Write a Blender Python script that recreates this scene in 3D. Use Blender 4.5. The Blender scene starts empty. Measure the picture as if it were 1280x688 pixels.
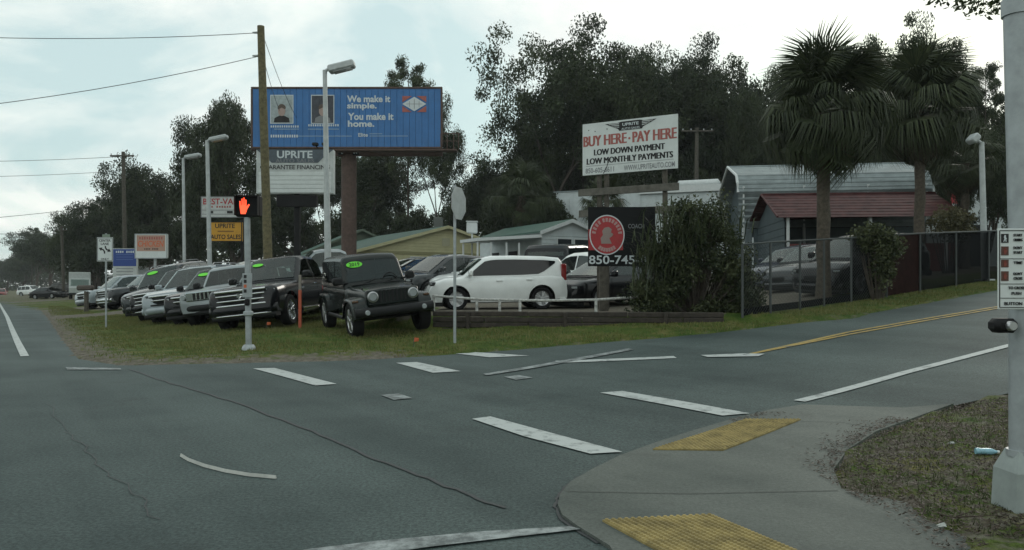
import bpy, bmesh, math, random
import numpy as np
from mathutils import Vector, Matrix, Euler

random.seed(7)
rng = np.random.default_rng(7)
SC = bpy.context.scene
C = SC.collection
PI = math.pi
R = math.radians

# ------------------------------------------------------------------ camera, world, sun, exposure
EYE, F, HX, HY = 1.38, 950.0, 640.0, 362.0       # eye height; focal length, principal column and horizon row in photo pixels
cam_d = bpy.data.cameras.new("camera")
cam = bpy.data.objects.new("camera", cam_d)
C.objects.link(cam)
cam.location = (0, 0, EYE)
cam.rotation_euler = (R(90), 0, 0)
cam_d.sensor_width = 36.0
cam_d.lens = F / 1280 * 36.0
cam_d.shift_y = (HY - 344) / 1280
cam_d.clip_start = 0.05
cam_d.clip_end = 5000
SC.camera = cam

SUN_EL, SUN_AZ = 24.0, 35.0                       # behind thin cloud, ahead and to the right
wd = bpy.data.worlds.new("World")
SC.world = wd
wd.use_nodes = True
nt = wd.node_tree
nt.nodes.clear()
N = nt.nodes.new
out = N("ShaderNodeOutputWorld")
bg = N("ShaderNodeBackground")
sky = N("ShaderNodeTexSky")
sky.sky_type = 'NISHITA'
sky.sun_disc = False
sky.sun_elevation = R(SUN_EL)
sky.sun_rotation = R(SUN_AZ)
sky.air_density = 1.0
sky.dust_density = 2.0
tint = N("ShaderNodeMix"); tint.data_type = 'RGBA'; tint.blend_type = 'MULTIPLY'
tint.inputs[0].default_value = 1.0
tint.inputs[7].default_value = (1.02, 1.12, 0.98, 1)
tc = N("ShaderNodeTexCoord")
sep = N("ShaderNodeSeparateXYZ")
den = N("ShaderNodeMath"); den.operation = 'ADD'; den.inputs[1].default_value = 0.22
mx = N("ShaderNodeMath"); mx.operation = 'MAXIMUM'; mx.inputs[1].default_value = 0.0
dvx = N("ShaderNodeMath"); dvx.operation = 'DIVIDE'
dvy = N("ShaderNodeMath"); dvy.operation = 'DIVIDE'
cmb = N("ShaderNodeCombineXYZ")
n1 = N("ShaderNodeTexNoise"); n1.inputs['Scale'].default_value = 1.1; n1.inputs['Detail'].default_value = 7; n1.inputs['Roughness'].default_value = 0.56; n1.inputs['Distortion'].default_value = 0.5
n2 = N("ShaderNodeTexNoise"); n2.inputs['Scale'].default_value = 2.6; n2.inputs['Detail'].default_value = 6; n2.inputs['Roughness'].default_value = 0.6
r1 = N("ShaderNodeValToRGB")
r1.color_ramp.elements[0].position = 0.40; r1.color_ramp.elements[0].color = (0.12, 0.12, 0.12, 1)
r1.color_ramp.elements[1].position = 0.60; r1.color_ramp.elements[1].color = (1, 1, 1, 1)
r2 = N("ShaderNodeValToRGB")
r2.color_ramp.elements[0].position = 0.30; r2.color_ramp.elements[0].color = (9.2, 9.7, 9.5, 1)
r2.color_ramp.elements[1].position = 0.56; r2.color_ramp.elements[1].color = (11.6, 11.7, 10.9, 1)
base = N("ShaderNodeMix"); base.data_type = 'RGBA'
base.inputs[0].default_value = 0.72
base.inputs[7].default_value = (6.4, 8.6, 8.7, 1)            # high thin haze in front of the blue
mix = N("ShaderNodeMix"); mix.data_type = 'RGBA'
L = nt.links.new
L(tc.outputs['Generated'], sep.inputs[0])
L(sep.outputs['Z'], mx.inputs[0]); L(mx.outputs[0], den.inputs[0])
L(sep.outputs['X'], dvx.inputs[0]); L(den.outputs[0], dvx.inputs[1])
L(sep.outputs['Y'], dvy.inputs[0]); L(den.outputs[0], dvy.inputs[1])
L(dvx.outputs[0], cmb.inputs[0]); L(dvy.outputs[0], cmb.inputs[1])
cmb.inputs[2].default_value = 3.7
L(cmb.outputs[0], n1.inputs['Vector']); L(cmb.outputs[0], n2.inputs['Vector'])
L(n1.outputs['Fac'], r1.inputs[0]); L(n2.outputs['Fac'], r2.inputs[0])
L(sky.outputs[0], tint.inputs[6]); L(tint.outputs[2], base.inputs[6])
L(base.outputs[2], mix.inputs[6]); L(r2.outputs[0], mix.inputs[7]); L(r1.outputs[0], mix.inputs[0])
L(mix.outputs[2], bg.inputs[0])
bg.inputs[1].default_value = 0.1
L(bg.outputs[0], out.inputs[0])

sun_d = bpy.data.lights.new("sun", 'SUN')
sun_d.energy = 0.6
sun_d.angle = R(14)
sun_d.color = (1.0, 0.95, 0.86)
sun = bpy.data.objects.new("sun", sun_d)
C.objects.link(sun)
sdir = Vector((math.sin(R(SUN_AZ)) * math.cos(R(SUN_EL)), math.cos(R(SUN_AZ)) * math.cos(R(SUN_EL)), math.sin(R(SUN_EL))))
sun.rotation_euler = sdir.to_track_quat('Z', 'Y').to_euler()

SC.view_settings.view_transform = 'Standard'
SC.view_settings.look = 'None'
SC.view_settings.exposure = 0.0
SC.view_settings.gamma = 1.0
SC.cycles.max_bounces = 6
SC.cycles.transparent_max_bounces = 12

# ------------------------------------------------------------------ materials
MATS = {}
def mat(key, col, rough=0.6, metal=0.0, var=0.0, scale=6.0, bump=0.0, bscale=40.0, spec=0.5, coat=0.0, emit=None, estr=1.0, alpha=1.0, col2=None):
    if key in MATS: return MATS[key]
    m = bpy.data.materials.new(key)
    m.use_nodes = True
    t = m.node_tree
    b = t.nodes['Principled BSDF']
    b.inputs['Roughness'].default_value = rough
    b.inputs['Metallic'].default_value = metal
    b.inputs['Specular IOR Level'].default_value = spec
    b.inputs['Coat Weight'].default_value = coat
    b.inputs['Coat Roughness'].default_value = 0.04
    b.inputs['Alpha'].default_value = alpha
    b.inputs['Base Color'].default_value = (*col, 1)
    if emit:
        b.inputs['Emission Color'].default_value = (*emit, 1)
        b.inputs['Emission Strength'].default_value = estr
    tco = t.nodes.new('ShaderNodeTexCoord')
    if var > 0 or col2:
        n = t.nodes.new('ShaderNodeTexNoise'); n.inputs['Scale'].default_value = scale; n.inputs['Detail'].default_value = 6
        n.inputs['Roughness'].default_value = 0.65
        t.links.new(tco.outputs['Object'], n.inputs['Vector'])
        rp = t.nodes.new('ShaderNodeValToRGB')
        rp.color_ramp.elements[0].position = 0.35; rp.color_ramp.elements[1].position = 0.65
        c2 = col2 or tuple(min(1, c * (1 + var)) for c in col)
        c1 = col if col2 else tuple(c * (1 - var) for c in col)
        rp.color_ramp.elements[0].color = (*c1, 1); rp.color_ramp.elements[1].color = (*c2, 1)
        t.links.new(n.outputs['Fac'], rp.inputs[0]); t.links.new(rp.outputs[0], b.inputs['Base Color'])
    if bump > 0:
        n = t.nodes.new('ShaderNodeTexNoise'); n.inputs['Scale'].default_value = bscale; n.inputs['Detail'].default_value = 5
        t.links.new(tco.outputs['Object'], n.inputs['Vector'])
        bp = t.nodes.new('ShaderNodeBump'); bp.inputs['Strength'].default_value = bump; bp.inputs['Distance'].default_value = 0.02
        t.links.new(n.outputs['Fac'], bp.inputs['Height']); t.links.new(bp.outputs[0], b.inputs['Normal'])
    MATS[key] = m
    return m

def leaf_mat(key, dark, light, rough=0.55):
    if key in MATS: return MATS[key]
    m = bpy.data.materials.new(key); m.use_nodes = True
    t = m.node_tree; b = t.nodes['Principled BSDF']
    b.inputs['Roughness'].default_value = rough
    b.inputs['Specular IOR Level'].default_value = 0.3
    a = t.nodes.new('ShaderNodeAttribute'); a.attribute_name = 'tint'
    oi = t.nodes.new('ShaderNodeObjectInfo')
    ad = t.nodes.new('ShaderNodeMath'); ad.operation = 'MULTIPLY_ADD'; ad.inputs[1].default_value = 0.35
    mm = t.nodes.new('ShaderNodeMix'); mm.data_type = 'RGBA'
    mm.inputs[6].default_value = (*dark, 1); mm.inputs[7].default_value = (*light, 1)
    sb = t.nodes.new('ShaderNodeMath'); sb.operation = 'SUBTRACT'; sb.inputs[1].default_value = 0.17; sb.use_clamp = True
    t.links.new(oi.outputs['Random'], ad.inputs[0]); t.links.new(a.outputs['Fac'], ad.inputs[2])
    t.links.new(ad.outputs[0], sb.inputs[0]); t.links.new(sb.outputs[0], mm.inputs[0])
    t.links.new(mm.outputs[2], b.inputs['Base Color'])
    tr = t.nodes.new('ShaderNodeBsdfTranslucent')
    ms = t.nodes.new('ShaderNodeMixShader'); ms.inputs[0].default_value = 0.18
    t.links.new(mm.outputs[2], tr.inputs[0])
    t.links.new(b.outputs[0], ms.inputs[1]); t.links.new(tr.outputs[0], ms.inputs[2])
    t.links.new(ms.outputs[0], t.nodes['Material Output'].inputs[0])
    MATS[key] = m
    return m

# ------------------------------------------------------------------ mesh building
class MB:
    def __init__(s): s.v = []; s.f = []
    def add(s, vs, fs):
        o = len(s.v); s.v += [tuple(p) for p in vs]; s.f += [tuple(i + o for i in f) for f in fs]; return s
    def box(s, c, d, M=None):
        x, y, z = (k / 2 for k in d)
        vs = [Vector((a * x, b * y, e * z)) for e in (-1, 1) for b in (-1, 1) for a in (-1, 1)]
        if M is not None: vs = [M @ p for p in vs]
        vs = [p + Vector(c) for p in vs]
        return s.add(vs, [(0, 2, 3, 1), (4, 5, 7, 6), (0, 1, 5, 4), (2, 6, 7, 3), (0, 4, 6, 2), (1, 3, 7, 5)])
    def cbox(s, c, d, b=0.01, M=None):
        h = [k / 2 for k in d]; b = min(b, min(h) * 0.9)
        idx = {}; vs = []
        for sx in (-1, 1):
            for sy in (-1, 1):
                for sz in (-1, 1):
                    g = (sx, sy, sz)
                    for ax in range(3):
                        p = [g[i] * (h[i] - (b if i != ax else 0)) for i in range(3)]
                        idx[g, ax] = len(vs); vs.append(Vector(p))
        fs = []
        for ax in range(3):
            o = [i for i in range(3) if i != ax]
            for sg in (-1, 1):
                f = []
                for a, e in ((-1, -1), (1, -1), (1, 1), (-1, 1)):
                    g = [0, 0, 0]; g[ax] = sg; g[o[0]] = a; g[o[1]] = e
                    f.append(idx[tuple(g), ax])
                fs.append(f)
        for ax in range(3):
            o = [i for i in range(3) if i != ax]
            for a in (-1, 1):
                for e in (-1, 1):
                    g0 = [0, 0, 0]; g1 = [0, 0, 0]
                    g0[ax] = -1; g1[ax] = 1; g0[o[0]] = g1[o[0]] = a; g0[o[1]] = g1[o[1]] = e
                    fs.append([idx[tuple(g0), o[0]], idx[tuple(g1), o[0]], idx[tuple(g1), o[1]], idx[tuple(g0), o[1]]])
        for g in [(a, e, q) for a in (-1, 1) for e in (-1, 1) for q in (-1, 1)]:
            fs.append([idx[g, 0], idx[g, 1], idx[g, 2]])
        if M is not None: vs = [M @ p for p in vs]
        return s.add([p + Vector(c) for p in vs], fs)
    def tube(s, pts, rad, n=8, cap=True):
        pts = [Vector(p) for p in pts]
        rad = rad if hasattr(rad, '__len__') else [rad] * len(pts)
        up = Vector((0.03, 0.02, 1)); vs = []; fs = []
        for i, p in enumerate(pts):
            t = (pts[min(i + 1, len(pts) - 1)] - pts[max(i - 1, 0)]).normalized()
            ref = up if abs(t.z) < 0.9 else Vector((1, 0.02, 0))
            a = t.cross(ref).normalized(); b = t.cross(a)
            for k in range(n):
                w = 2 * PI * k / n
                vs.append(p + (a * math.cos(w) + b * math.sin(w)) * rad[i])
        for i in range(len(pts) - 1):
            for k in range(n):
                j = (k + 1) % n
                fs.append((i * n + k, i * n + j, (i + 1) * n + j, (i + 1) * n + k))
        if cap:
            fs.append(tuple(range(n))); fs.append(tuple(range((len(pts) - 1) * n, len(pts) * n))[::-1])
        return s.add(vs, fs)
    def prism(s, poly, ext):
        """closed polygon of 3-D points pushed along ext"""
        n = len(poly); a = [Vector(p) for p in poly]; b = [p + Vector(ext) for p in a]
        return s.add(a + b, [tuple(range(n))[::-1], tuple(range(n, 2 * n))] + [(i, (i + 1) % n, n + (i + 1) % n, n + i) for i in range(n)])
    def lathe(s, prof, n=24, axis='z', c=(0, 0, 0)):
        vs = []; fs = []; m = len(prof)
        for k in range(n):
            w = 2 * PI * k / n
            for r, h in prof:
                x, y = r * math.cos(w), r * math.sin(w)
                p = (x, y, h) if axis == 'z' else (x, h, y)
                vs.append((p[0] + c[0], p[1] + c[1], p[2] + c[2]))
        for k in range(n):
            j = (k + 1) % n
            for i in range(m - 1):
                fs.append((k * m + i, j * m + i, j * m + i + 1, k * m + i + 1))
        return s.add(vs, fs)
    def mesh(s, name, m=None, smooth=None):
        me = bpy.data.meshes.new(name)
        me.from_pydata(s.v, [], s.f)
        bm = bmesh.new(); bm.from_mesh(me)
        bmesh.ops.recalc_face_normals(bm, faces=bm.faces)
        bm.to_mesh(me); bm.free()
        if m is not None: me.materials.append(m)
        if smooth is not None and len(me.polygons):
            me.polygons.foreach_set('use_smooth', [True] * len(me.polygons))
            me.set_sharp_from_angle(angle=R(smooth))
        me.update()
        return me

def np_mesh(name, verts, faces, m=None, tint=None):
    """verts (N,3), faces (M,k) numpy arrays"""
    me = bpy.data.meshes.new(name)
    k = faces.shape[1]
    me.vertices.add(len(verts)); me.vertices.foreach_set('co', np.ascontiguousarray(verts, dtype=np.float32).ravel())
    me.loops.add(faces.size); me.loops.foreach_set('vertex_index', np.ascontiguousarray(faces, dtype=np.int32).ravel())
    me.polygons.add(len(faces)); me.polygons.foreach_set('loop_start', np.arange(0, faces.size, k, dtype=np.int32))
    if tint is not None:
        a = me.attributes.new('tint', 'FLOAT', 'FACE'); a.data.foreach_set('value', np.ascontiguousarray(tint, dtype=np.float32))
    me.update(calc_edges=True); me.validate()
    if m is not None: me.materials.append(m)
    return me

def put(name, me, parent=None, loc=(0, 0, 0), rot=(0, 0, 0), scale=None):
    o = bpy.data.objects.new(name, me); C.objects.link(o)
    o.location = loc; o.rotation_euler = rot
    if scale is not None: o.scale = scale if hasattr(scale, '__len__') else (scale,) * 3
    if parent is not None: o.parent = parent
    return o

def part(name, mb, m, parent, smooth=None, **k):
    return put(name, mb.mesh(name, m, smooth), parent, **k)

def tag(o, label=None, cat=None, group=None, kind=None):
    if label: o['label'] = label
    if cat: o['category'] = cat
    if group: o['group'] = group
    if kind: o['kind'] = kind
    return o

def thing(name, label, cat, loc=(0, 0, 0), yaw=0.0, group=None):
    o = put(name, None, None, loc, (0, 0, yaw))
    o.empty_display_size = 0.3
    return tag(o, label, cat, group)

def text(body, parent, w, x, y, z, m, h=None, bold=0.0, name='lettering', depth=0.004, shear=0.0, align='C', fat=0.0):
    """flat lettering standing in the parent's XZ plane and facing -y; w is the finished width"""
    cu = bpy.data.curves.new('lettering', 'FONT'); cu.body = body; cu.size = 1.0; cu.offset = bold; cu.extrude = 0.01; cu.shear = shear
    cu.resolution_u = 3
    ob = bpy.data.objects.new('lettering', cu)
    me = bpy.data.meshes.new_from_object(ob)
    bpy.data.objects.remove(ob); bpy.data.curves.remove(cu)
    co = np.empty(len(me.vertices) * 3, dtype=np.float32); me.vertices.foreach_get('co', co); co = co.reshape(-1, 3)
    lo, hi = co.min(0), co.max(0)
    sx = w / (hi[0] - lo[0]); sz = sx if h is None else h / (hi[1] - lo[1])
    off = -(lo[0] + hi[0]) / 2 if align == 'C' else -lo[0]
    o2 = np.empty_like(co)
    o2[:, 0] = (co[:, 0] + off) * sx
    o2[:, 2] = (co[:, 1] - (lo[1] + hi[1]) / 2) * sz
    o2[:, 1] = np.where(co[:, 2] > 0, -depth, 0)
    if fat:                                                          # heavier strokes: two more copies set a hair to each side
        fs = [tuple(p.vertices) for p in me.polygons]; n_ = len(o2)
        al = np.concatenate([o2, o2 + np.array([fat, .0006, 0]), o2 + np.array([-fat, .0012, 0])])
        me = bpy.data.meshes.new('lettering'); me.from_pydata(al.tolist(), [], [tuple(i + n_ * q for i in f) for q in range(3) for f in fs]); o2 = al.astype(np.float32)
    me.vertices.foreach_set('co', np.ascontiguousarray(o2, dtype=np.float32).ravel()); me.materials.clear(); me.materials.append(m); me.update()
    return put(name, me, parent, (x, y, z))

# ------------------------------------------------------------------ placing: photo pixel -> place on the terrain
U = np.array([0.825, 0.565])                       # side street direction (away from the highway, uphill)
HW = np.array([-0.565, 0.825])                     # highway direction
def P(px, py, d):
    return Vector(((px - HX) * d / F, d, EYE + (HY - py) * d / F))
def sstep(t):
    t = np.clip(t, 0, 1); return t * t * (3 - 2 * t)
def T0(x, y):
    p = U[0] * np.asarray(x, float) + U[1] * np.asarray(y, float)
    z = 0.074 * np.logaddexp(0, (p - 7.6) / 1.1) * 1.1
    return np.where(z < 1.6, z, 1.6 + 1.2 * (1 - np.exp(-(z - 1.6) / 1.2)))
def hit(px, py, fn, dmax=700.0):
    d = np.geomspace(2.0, dmax, 900)
    x = (px - HX) * d / F; z = EYE + (HY - py) * d / F
    g = z - fn(x, d)
    k = np.nonzero(g <= 0)[0]
    if len(k) == 0: return Vector((x[-1], d[-1], float(fn(x[-1], d[-1]))))
    k = k[0]; a = d[max(k - 1, 0)]; b = d[k]
    for _ in range(24):
        m = (a + b) / 2
        if EYE + (HY - py) * m / F - fn((px - HX) * m / F, m) <= 0: b = m
        else: a = m
    return Vector(((px - HX) * b / F, b, float(fn((px - HX) * b / F, b))))
def RP(px, py): return hit(px, py, T0)
def xy(px, py):
    v = RP(px, py); return (v.x, v.y)

far_edge_px = [(48, 385), (62, 400), (78, 425), (98, 449), (150, 457), (300, 454), (430, 451), (570, 443), (719, 431), (810, 424), (898, 416), (1060, 397), (1258, 361)]
apron_px = [(1003, 508), (960, 515), (913, 527), (866, 541), (820, 556), (776, 572), (740, 590), (713, 606), (700, 622), (697, 634), (703, 648), (722, 662), (762, 687)]
far_edge = [xy(*p) for p in far_edge_px]
apron = [xy(*p) for p in apron_px]
fe = np.array(far_edge)
start = fe[0]
farA = [tuple(start + HW * s) for s in (700, 60)]
ext_far = [tuple(fe[-1] + U * s) for s in (15, 60, 200)]
near0 = np.array(xy(1264, 491))
ext_near = [tuple(near0 + U * s) for s in (200, 60, 15, 0)] + [xy(1196, 506.5), xy(1130, 511.5)]
back = np.array(apron[-1])
hw_back = [tuple(back - HW * s) for s in (1.0, 30.0)]
left_side = []
for s in (-30, 60, 700):
    left_side.append(tuple(U * -19 + HW * s))
ASPHALT = farA + far_edge + ext_far + ext_near + apron + hw_back + left_side
CONC_PX_R = [(1130, 512), (1192, 507), (1150, 522), (1095, 542), (1060, 565), (1042, 590), (1052, 615), (1075, 627), (1135, 633), (1150, 650), (1185, 668), (1240, 688), (1100, 760), (800, 760)]
CONCRETE = apron + [xy(800, 750)] + [xy(*p) for p in CONC_PX_R[::-1]][2:]

def sdist(poly, x, y):
    """signed distance to a polygon, negative inside"""
    x = np.asarray(x, float); y = np.asarray(y, float)
    sh = np.broadcast(x, y).shape
    x = np.broadcast_to(x, sh).ravel(); y = np.broadcast_to(y, sh).ravel()
    best = np.full(x.shape, 1e18); ins = np.zeros(x.shape, bool)
    n = len(poly)
    for i in range(n):
        ax, ay = poly[i]; bx, by = poly[(i + 1) % n]
        ex, ey = bx - ax, by - ay; wx, wy = x - ax, y - ay
        t = np.clip((wx * ex + wy * ey) / (ex * ex + ey * ey + 1e-12), 0, 1)
        best = np.minimum(best, (wx - ex * t) ** 2 + (wy - ey * t) ** 2)
        c = (ay > y) != (by > y)
        with np.errstate(divide='ignore', invalid='ignore'):
            xi = ex * (y - ay) / (ey if ey else 1e-12) + ax
        ins ^= c & (x < xi)
    d = np.sqrt(best); d[ins] *= -1
    return d.reshape(sh)

def bank(x, y):
    sa, sc_ = sdist(ASPHALT, x, y), sdist(CONCRETE, x, y)
    sd = np.where((sa < 0.25) & (sc_ < 0.25) & (np.minimum(sa, sc_) < 0.06), -0.3, np.minimum(sa, sc_))
    x = np.asarray(x, float); y = np.asarray(y, float)
    t = HW[0] * x + HW[1] * y; p = U[0] * x + U[1] * y
    far = sstep((t - 7.0) / 2.0)
    up = 0.03 + 0.05 * sstep(sd / 1.2) + far * sstep((p - 3.0) / 3.0) * (0.05 * sstep(sd / 1.5) + 0.16 * sstep((sd - 0.5) / 4.0))
    return np.where(sd < 0.0, -0.10 + 0.13 * sstep((sd + 0.12) / 0.12), up)
def T1(x, y): return T0(x, y) + bank(x, y)
WA = hit(556, 411, T1); WB = hit(905, 403, T1)          # foot of the timber wall
wdir = np.array([WB.x - WA.x, WB.y - WA.y]); WLEN = float(np.hypot(*wdir)); wdir /= WLEN
wn = np.array([-wdir[1], wdir[0]])
def lot_w(x, y):
    dx = np.asarray(x, float) - WA.x; dy = np.asarray(y, float) - WA.y
    a = dx * wdir[0] + dy * wdir[1]; b = dx * wn[0] + dy * wn[1]
    w = sstep((b - 0.05) / 0.3) * sstep((a + 3.0) / 2.6) * (1 - sstep((a - WLEN) / 6.0)) * (1 - sstep((b - 22) / 20))
    return w, 0.80 + 0.035 * np.maximum(b - 4.0, 0)
def T(x, y):
    w, z = lot_w(x, y)
    t = T1(x, y)
    x = np.asarray(x, float); y = np.asarray(y, float); q = y + 0.9 * (x + 7)
    w2 = sstep((q - 27.0) / 5.0) * sstep((x + 17) / 3.0) * (1 - sstep((y - 46) / 25)) * (1 - sstep((x + 1.0) / 3.0))   # the lot behind the grass row
    t = t + np.maximum(1.12 + 0.02 * (y - 30) - t, 0) * w2
    return t + (z - t) * w
def G(px, py): return hit(px, py, T)
def on(x, y): return Vector((x, y, float(T(x, y))))
def at(px, d):
    x = (px - HX) * d / F
    return on(x, d)
# ------------------------------------------------------------------ ground, roads, markings
def ground_mat():
    m = bpy.data.materials.new('grass_ground'); m.use_nodes = True
    t = m.node_tree; b = t.nodes['Principled BSDF']; b.inputs['Roughness'].default_value = 0.95
    b.inputs['Specular IOR Level'].default_value = 0.1
    tc = t.nodes.new('ShaderNodeTexCoord')
    def noise(s, d=6, r=0.6):
        n = t.nodes.new('ShaderNodeTexNoise'); n.inputs['Scale'].default_value = s; n.inputs['Detail'].default_value = d; n.inputs['Roughness'].default_value = r
        t.links.new(tc.outputs['Object'], n.inputs['Vector']); return n
    def ramp(n, stops):
        r = t.nodes.new('ShaderNodeValToRGB'); e = r.color_ramp.elements
        while len(e) < len(stops): e.new(0.5)
        for k, (p, c) in enumerate(stops): e[k].position = p; e[k].color = (*c, 1)
        t.links.new(n.outputs['Fac'], r.inputs[0]); return r
    g = ramp(noise(2.2), [(0.34, (0.045, 0.085, 0.017)), (0.50, (0.08, 0.112, 0.025)), (0.66, (0.15, 0.14, 0.05))])
    f = ramp(noise(38, 4), [(0.3, (0.45, 0.45, 0.45)), (0.7, (1.3, 1.3, 1.3))])
    mu = t.nodes.new('ShaderNodeMix'); mu.data_type = 'RGBA'; mu.blend_type = 'MULTIPLY'; mu.inputs[0].default_value = 1
    t.links.new(g.outputs[0], mu.inputs[6]); t.links.new(f.outputs[0], mu.inputs[7])
    dirt = ramp(noise(9, 7, 0.7), [(0.3, (0.075, 0.064, 0.047)), (0.7, (0.20, 0.185, 0.155))])
    at_ = t.nodes.new('ShaderNodeAttribute'); at_.attribute_name = 'dirt'
    nd = noise(4.0, 7, 0.7)
    ad = t.nodes.new('ShaderNodeMath'); ad.operation = 'MULTIPLY_ADD'; ad.inputs[1].default_value = 1.7; ad.inputs[2].default_value = -0.85
    t.links.new(nd.outputs['Fac'], ad.inputs[0])
    a2 = t.nodes.new('ShaderNodeMath'); a2.operation = 'ADD'
    t.links.new(ad.outputs[0], a2.inputs[0]); t.links.new(at_.outputs['Fac'], a2.inputs[1])
    rr = t.nodes.new('ShaderNodeValToRGB'); rr.color_ramp.elements[0].position = 0.38; rr.color_ramp.elements[1].position = 0.62
    t.links.new(a2.outputs[0], rr.inputs[0])
    mm = t.nodes.new('ShaderNodeMix'); mm.data_type = 'RGBA'
    t.links.new(rr.outputs[0], mm.inputs[0]); t.links.new(mu.outputs[2], mm.inputs[6]); t.links.new(dirt.outputs[0], mm.inputs[7])
    t.links.new(mm.outputs[2], b.inputs['Base Color'])
    bp = t.nodes.new('ShaderNodeBump'); bp.inputs['Strength'].default_value = 0.6; bp.inputs['Distance'].default_value = 0.05
    nb = noise(30, 6, 0.7); t.links.new(nb.outputs['Fac'], bp.inputs['Height']); t.links.new(bp.outputs[0], b.inputs['Normal'])
    return m

def asphalt_mat(key, c0, c1, speck=0.3):
    m = bpy.data.materials.new(key); m.use_nodes = True
    t = m.node_tree; b = t.nodes['Principled BSDF']; b.inputs['Roughness'].default_value = 0.8
    b.inputs['Specular IOR Level'].default_value = 0.35
    tc = t.nodes.new('ShaderNodeTexCoord')
    mp = t.nodes.new('ShaderNodeMapping'); mp.inputs['Rotation'].default_value = (0, 0, R(-34.4)); mp2 = t.nodes.new('ShaderNodeMapping'); mp2.inputs['Scale'].default_value = (1, 0.05, 1)
    t.links.new(tc.outputs['Object'], mp.inputs['Vector']); t.links.new(mp.outputs[0], mp2.inputs['Vector'])
    def noise(src, s, d, r):
        n = t.nodes.new('ShaderNodeTexNoise'); n.inputs['Scale'].default_value = s; n.inputs['Detail'].default_value = d; n.inputs['Roughness'].default_value = r
        t.links.new(src, n.inputs['Vector']); return n
    a = noise(tc.outputs['Object'], 0.45, 6, 0.62)
    s2 = noise(mp2.outputs[0], 0.75, 4, 0.55)
    av = t.nodes.new('ShaderNodeMath'); av.operation = 'ADD'
    hf = t.nodes.new('ShaderNodeMath'); hf.operation = 'MULTIPLY'; hf.inputs[1].default_value = 0.5
    t.links.new(a.outputs['Fac'], av.inputs[0]); t.links.new(s2.outputs['Fac'], av.inputs[1]); t.links.new(av.outputs[0], hf.inputs[0])
    rp = t.nodes.new('ShaderNodeValToRGB')
    rp.color_ramp.elements[0].position = 0.39; rp.color_ramp.elements[0].color = (*c0, 1)
    rp.color_ramp.elements[1].position = 0.61; rp.color_ramp.elements[1].color = (*c1, 1)
    t.links.new(hf.outputs[0], rp.inputs[0])
    fine = noise(tc.outputs['Object'], 38, 7, 0.85)
    r2 = t.nodes.new('ShaderNodeValToRGB')
    r2.color_ramp.elements[0].position = 0.41; r2.color_ramp.elements[0].color = (1 - speck,) * 3 + (1,)
    r2.color_ramp.elements[1].position = 0.59; r2.color_ramp.elements[1].color = (1 + speck,) * 3 + (1,)
    t.links.new(fine.outputs['Fac'], r2.inputs[0])
    mu = t.nodes.new('ShaderNodeMix'); mu.data_type = 'RGBA'; mu.blend_type = 'MULTIPLY'; mu.inputs[0].default_value = 1
    st = noise(tc.outputs['Object'], 0.9, 5, 0.7)                    # oil and tyre stains
    r3 = t.nodes.new('ShaderNodeValToRGB')
    r3.color_ramp.elements[0].position = 0.58; r3.color_ramp.elements[0].color = (1, 1, 1, 1)
    r3.color_ramp.elements[1].position = 0.72; r3.color_ramp.elements[1].color = (0.62, 0.62, 0.62, 1)
    t.links.new(st.outputs['Fac'], r3.inputs[0])
    m3 = t.nodes.new('ShaderNodeMix'); m3.data_type = 'RGBA'; m3.blend_type = 'MULTIPLY'; m3.inputs[0].default_value = 1
    t.links.new(rp.outputs[0], mu.inputs[6]); t.links.new(r2.outputs[0], mu.inputs[7])
    t.links.new(mu.outputs[2], m3.inputs[6]); t.links.new(r3.outputs[0], m3.inputs[7]); t.links.new(m3.outputs[2], b.inputs['Base Color'])
    bp = t.nodes.new('ShaderNodeBump'); bp.inputs['Strength'].default_value = 0.35; bp.inputs['Distance'].default_value = 0.01
    t.links.new(fine.outputs['Fac'], bp.inputs['Height']); t.links.new(bp.outputs[0], b.inputs['Normal'])
    return m

def paint_mat(key, col, wear):
    """road paint with the worn patches where the asphalt shows"""
    m = bpy.data.materials.new(key); m.use_nodes = True
    t = m.node_tree; b = t.nodes['Principled BSDF']; b.inputs['Roughness'].default_value = 0.75
    tc = t.nodes.new('ShaderNodeTexCoord')
    n = t.nodes.new('ShaderNodeTexNoise'); n.inputs['Scale'].default_value = 5; n.inputs['Detail'].default_value = 8; n.inputs['Roughness'].default_value = 0.75
    t.links.new(tc.outputs['Object'], n.inputs['Vector'])
    rp = t.nodes.new('ShaderNodeValToRGB')
    rp.color_ramp.elements[0].position = wear - 0.08; rp.color_ramp.elements[0].color = (0.10, 0.115, 0.115, 1)
    rp.color_ramp.elements[1].position = wear + 0.08; rp.color_ramp.elements[1].color = (*col, 1)
    t.links.new(n.outputs['Fac'], rp.inputs[0]); t.links.new(rp.outputs[0], b.inputs['Base Color'])
    return m

def axis(dense0, dense1, step, far):
    a = list(np.arange(dense0, dense1 + 1e-6, step)); s = step; x = dense1
    while x < far: s *= 1.25; x += s; a.append(x)
    s = step; x = dense0
    while x > -far: s *= 1.25; x -= s; a.insert(0, x)
    return np.array(a)
GX = axis(-22, 26, 0.33, 1500); GY = axis(2, 42, 0.33, 1500)

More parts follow.
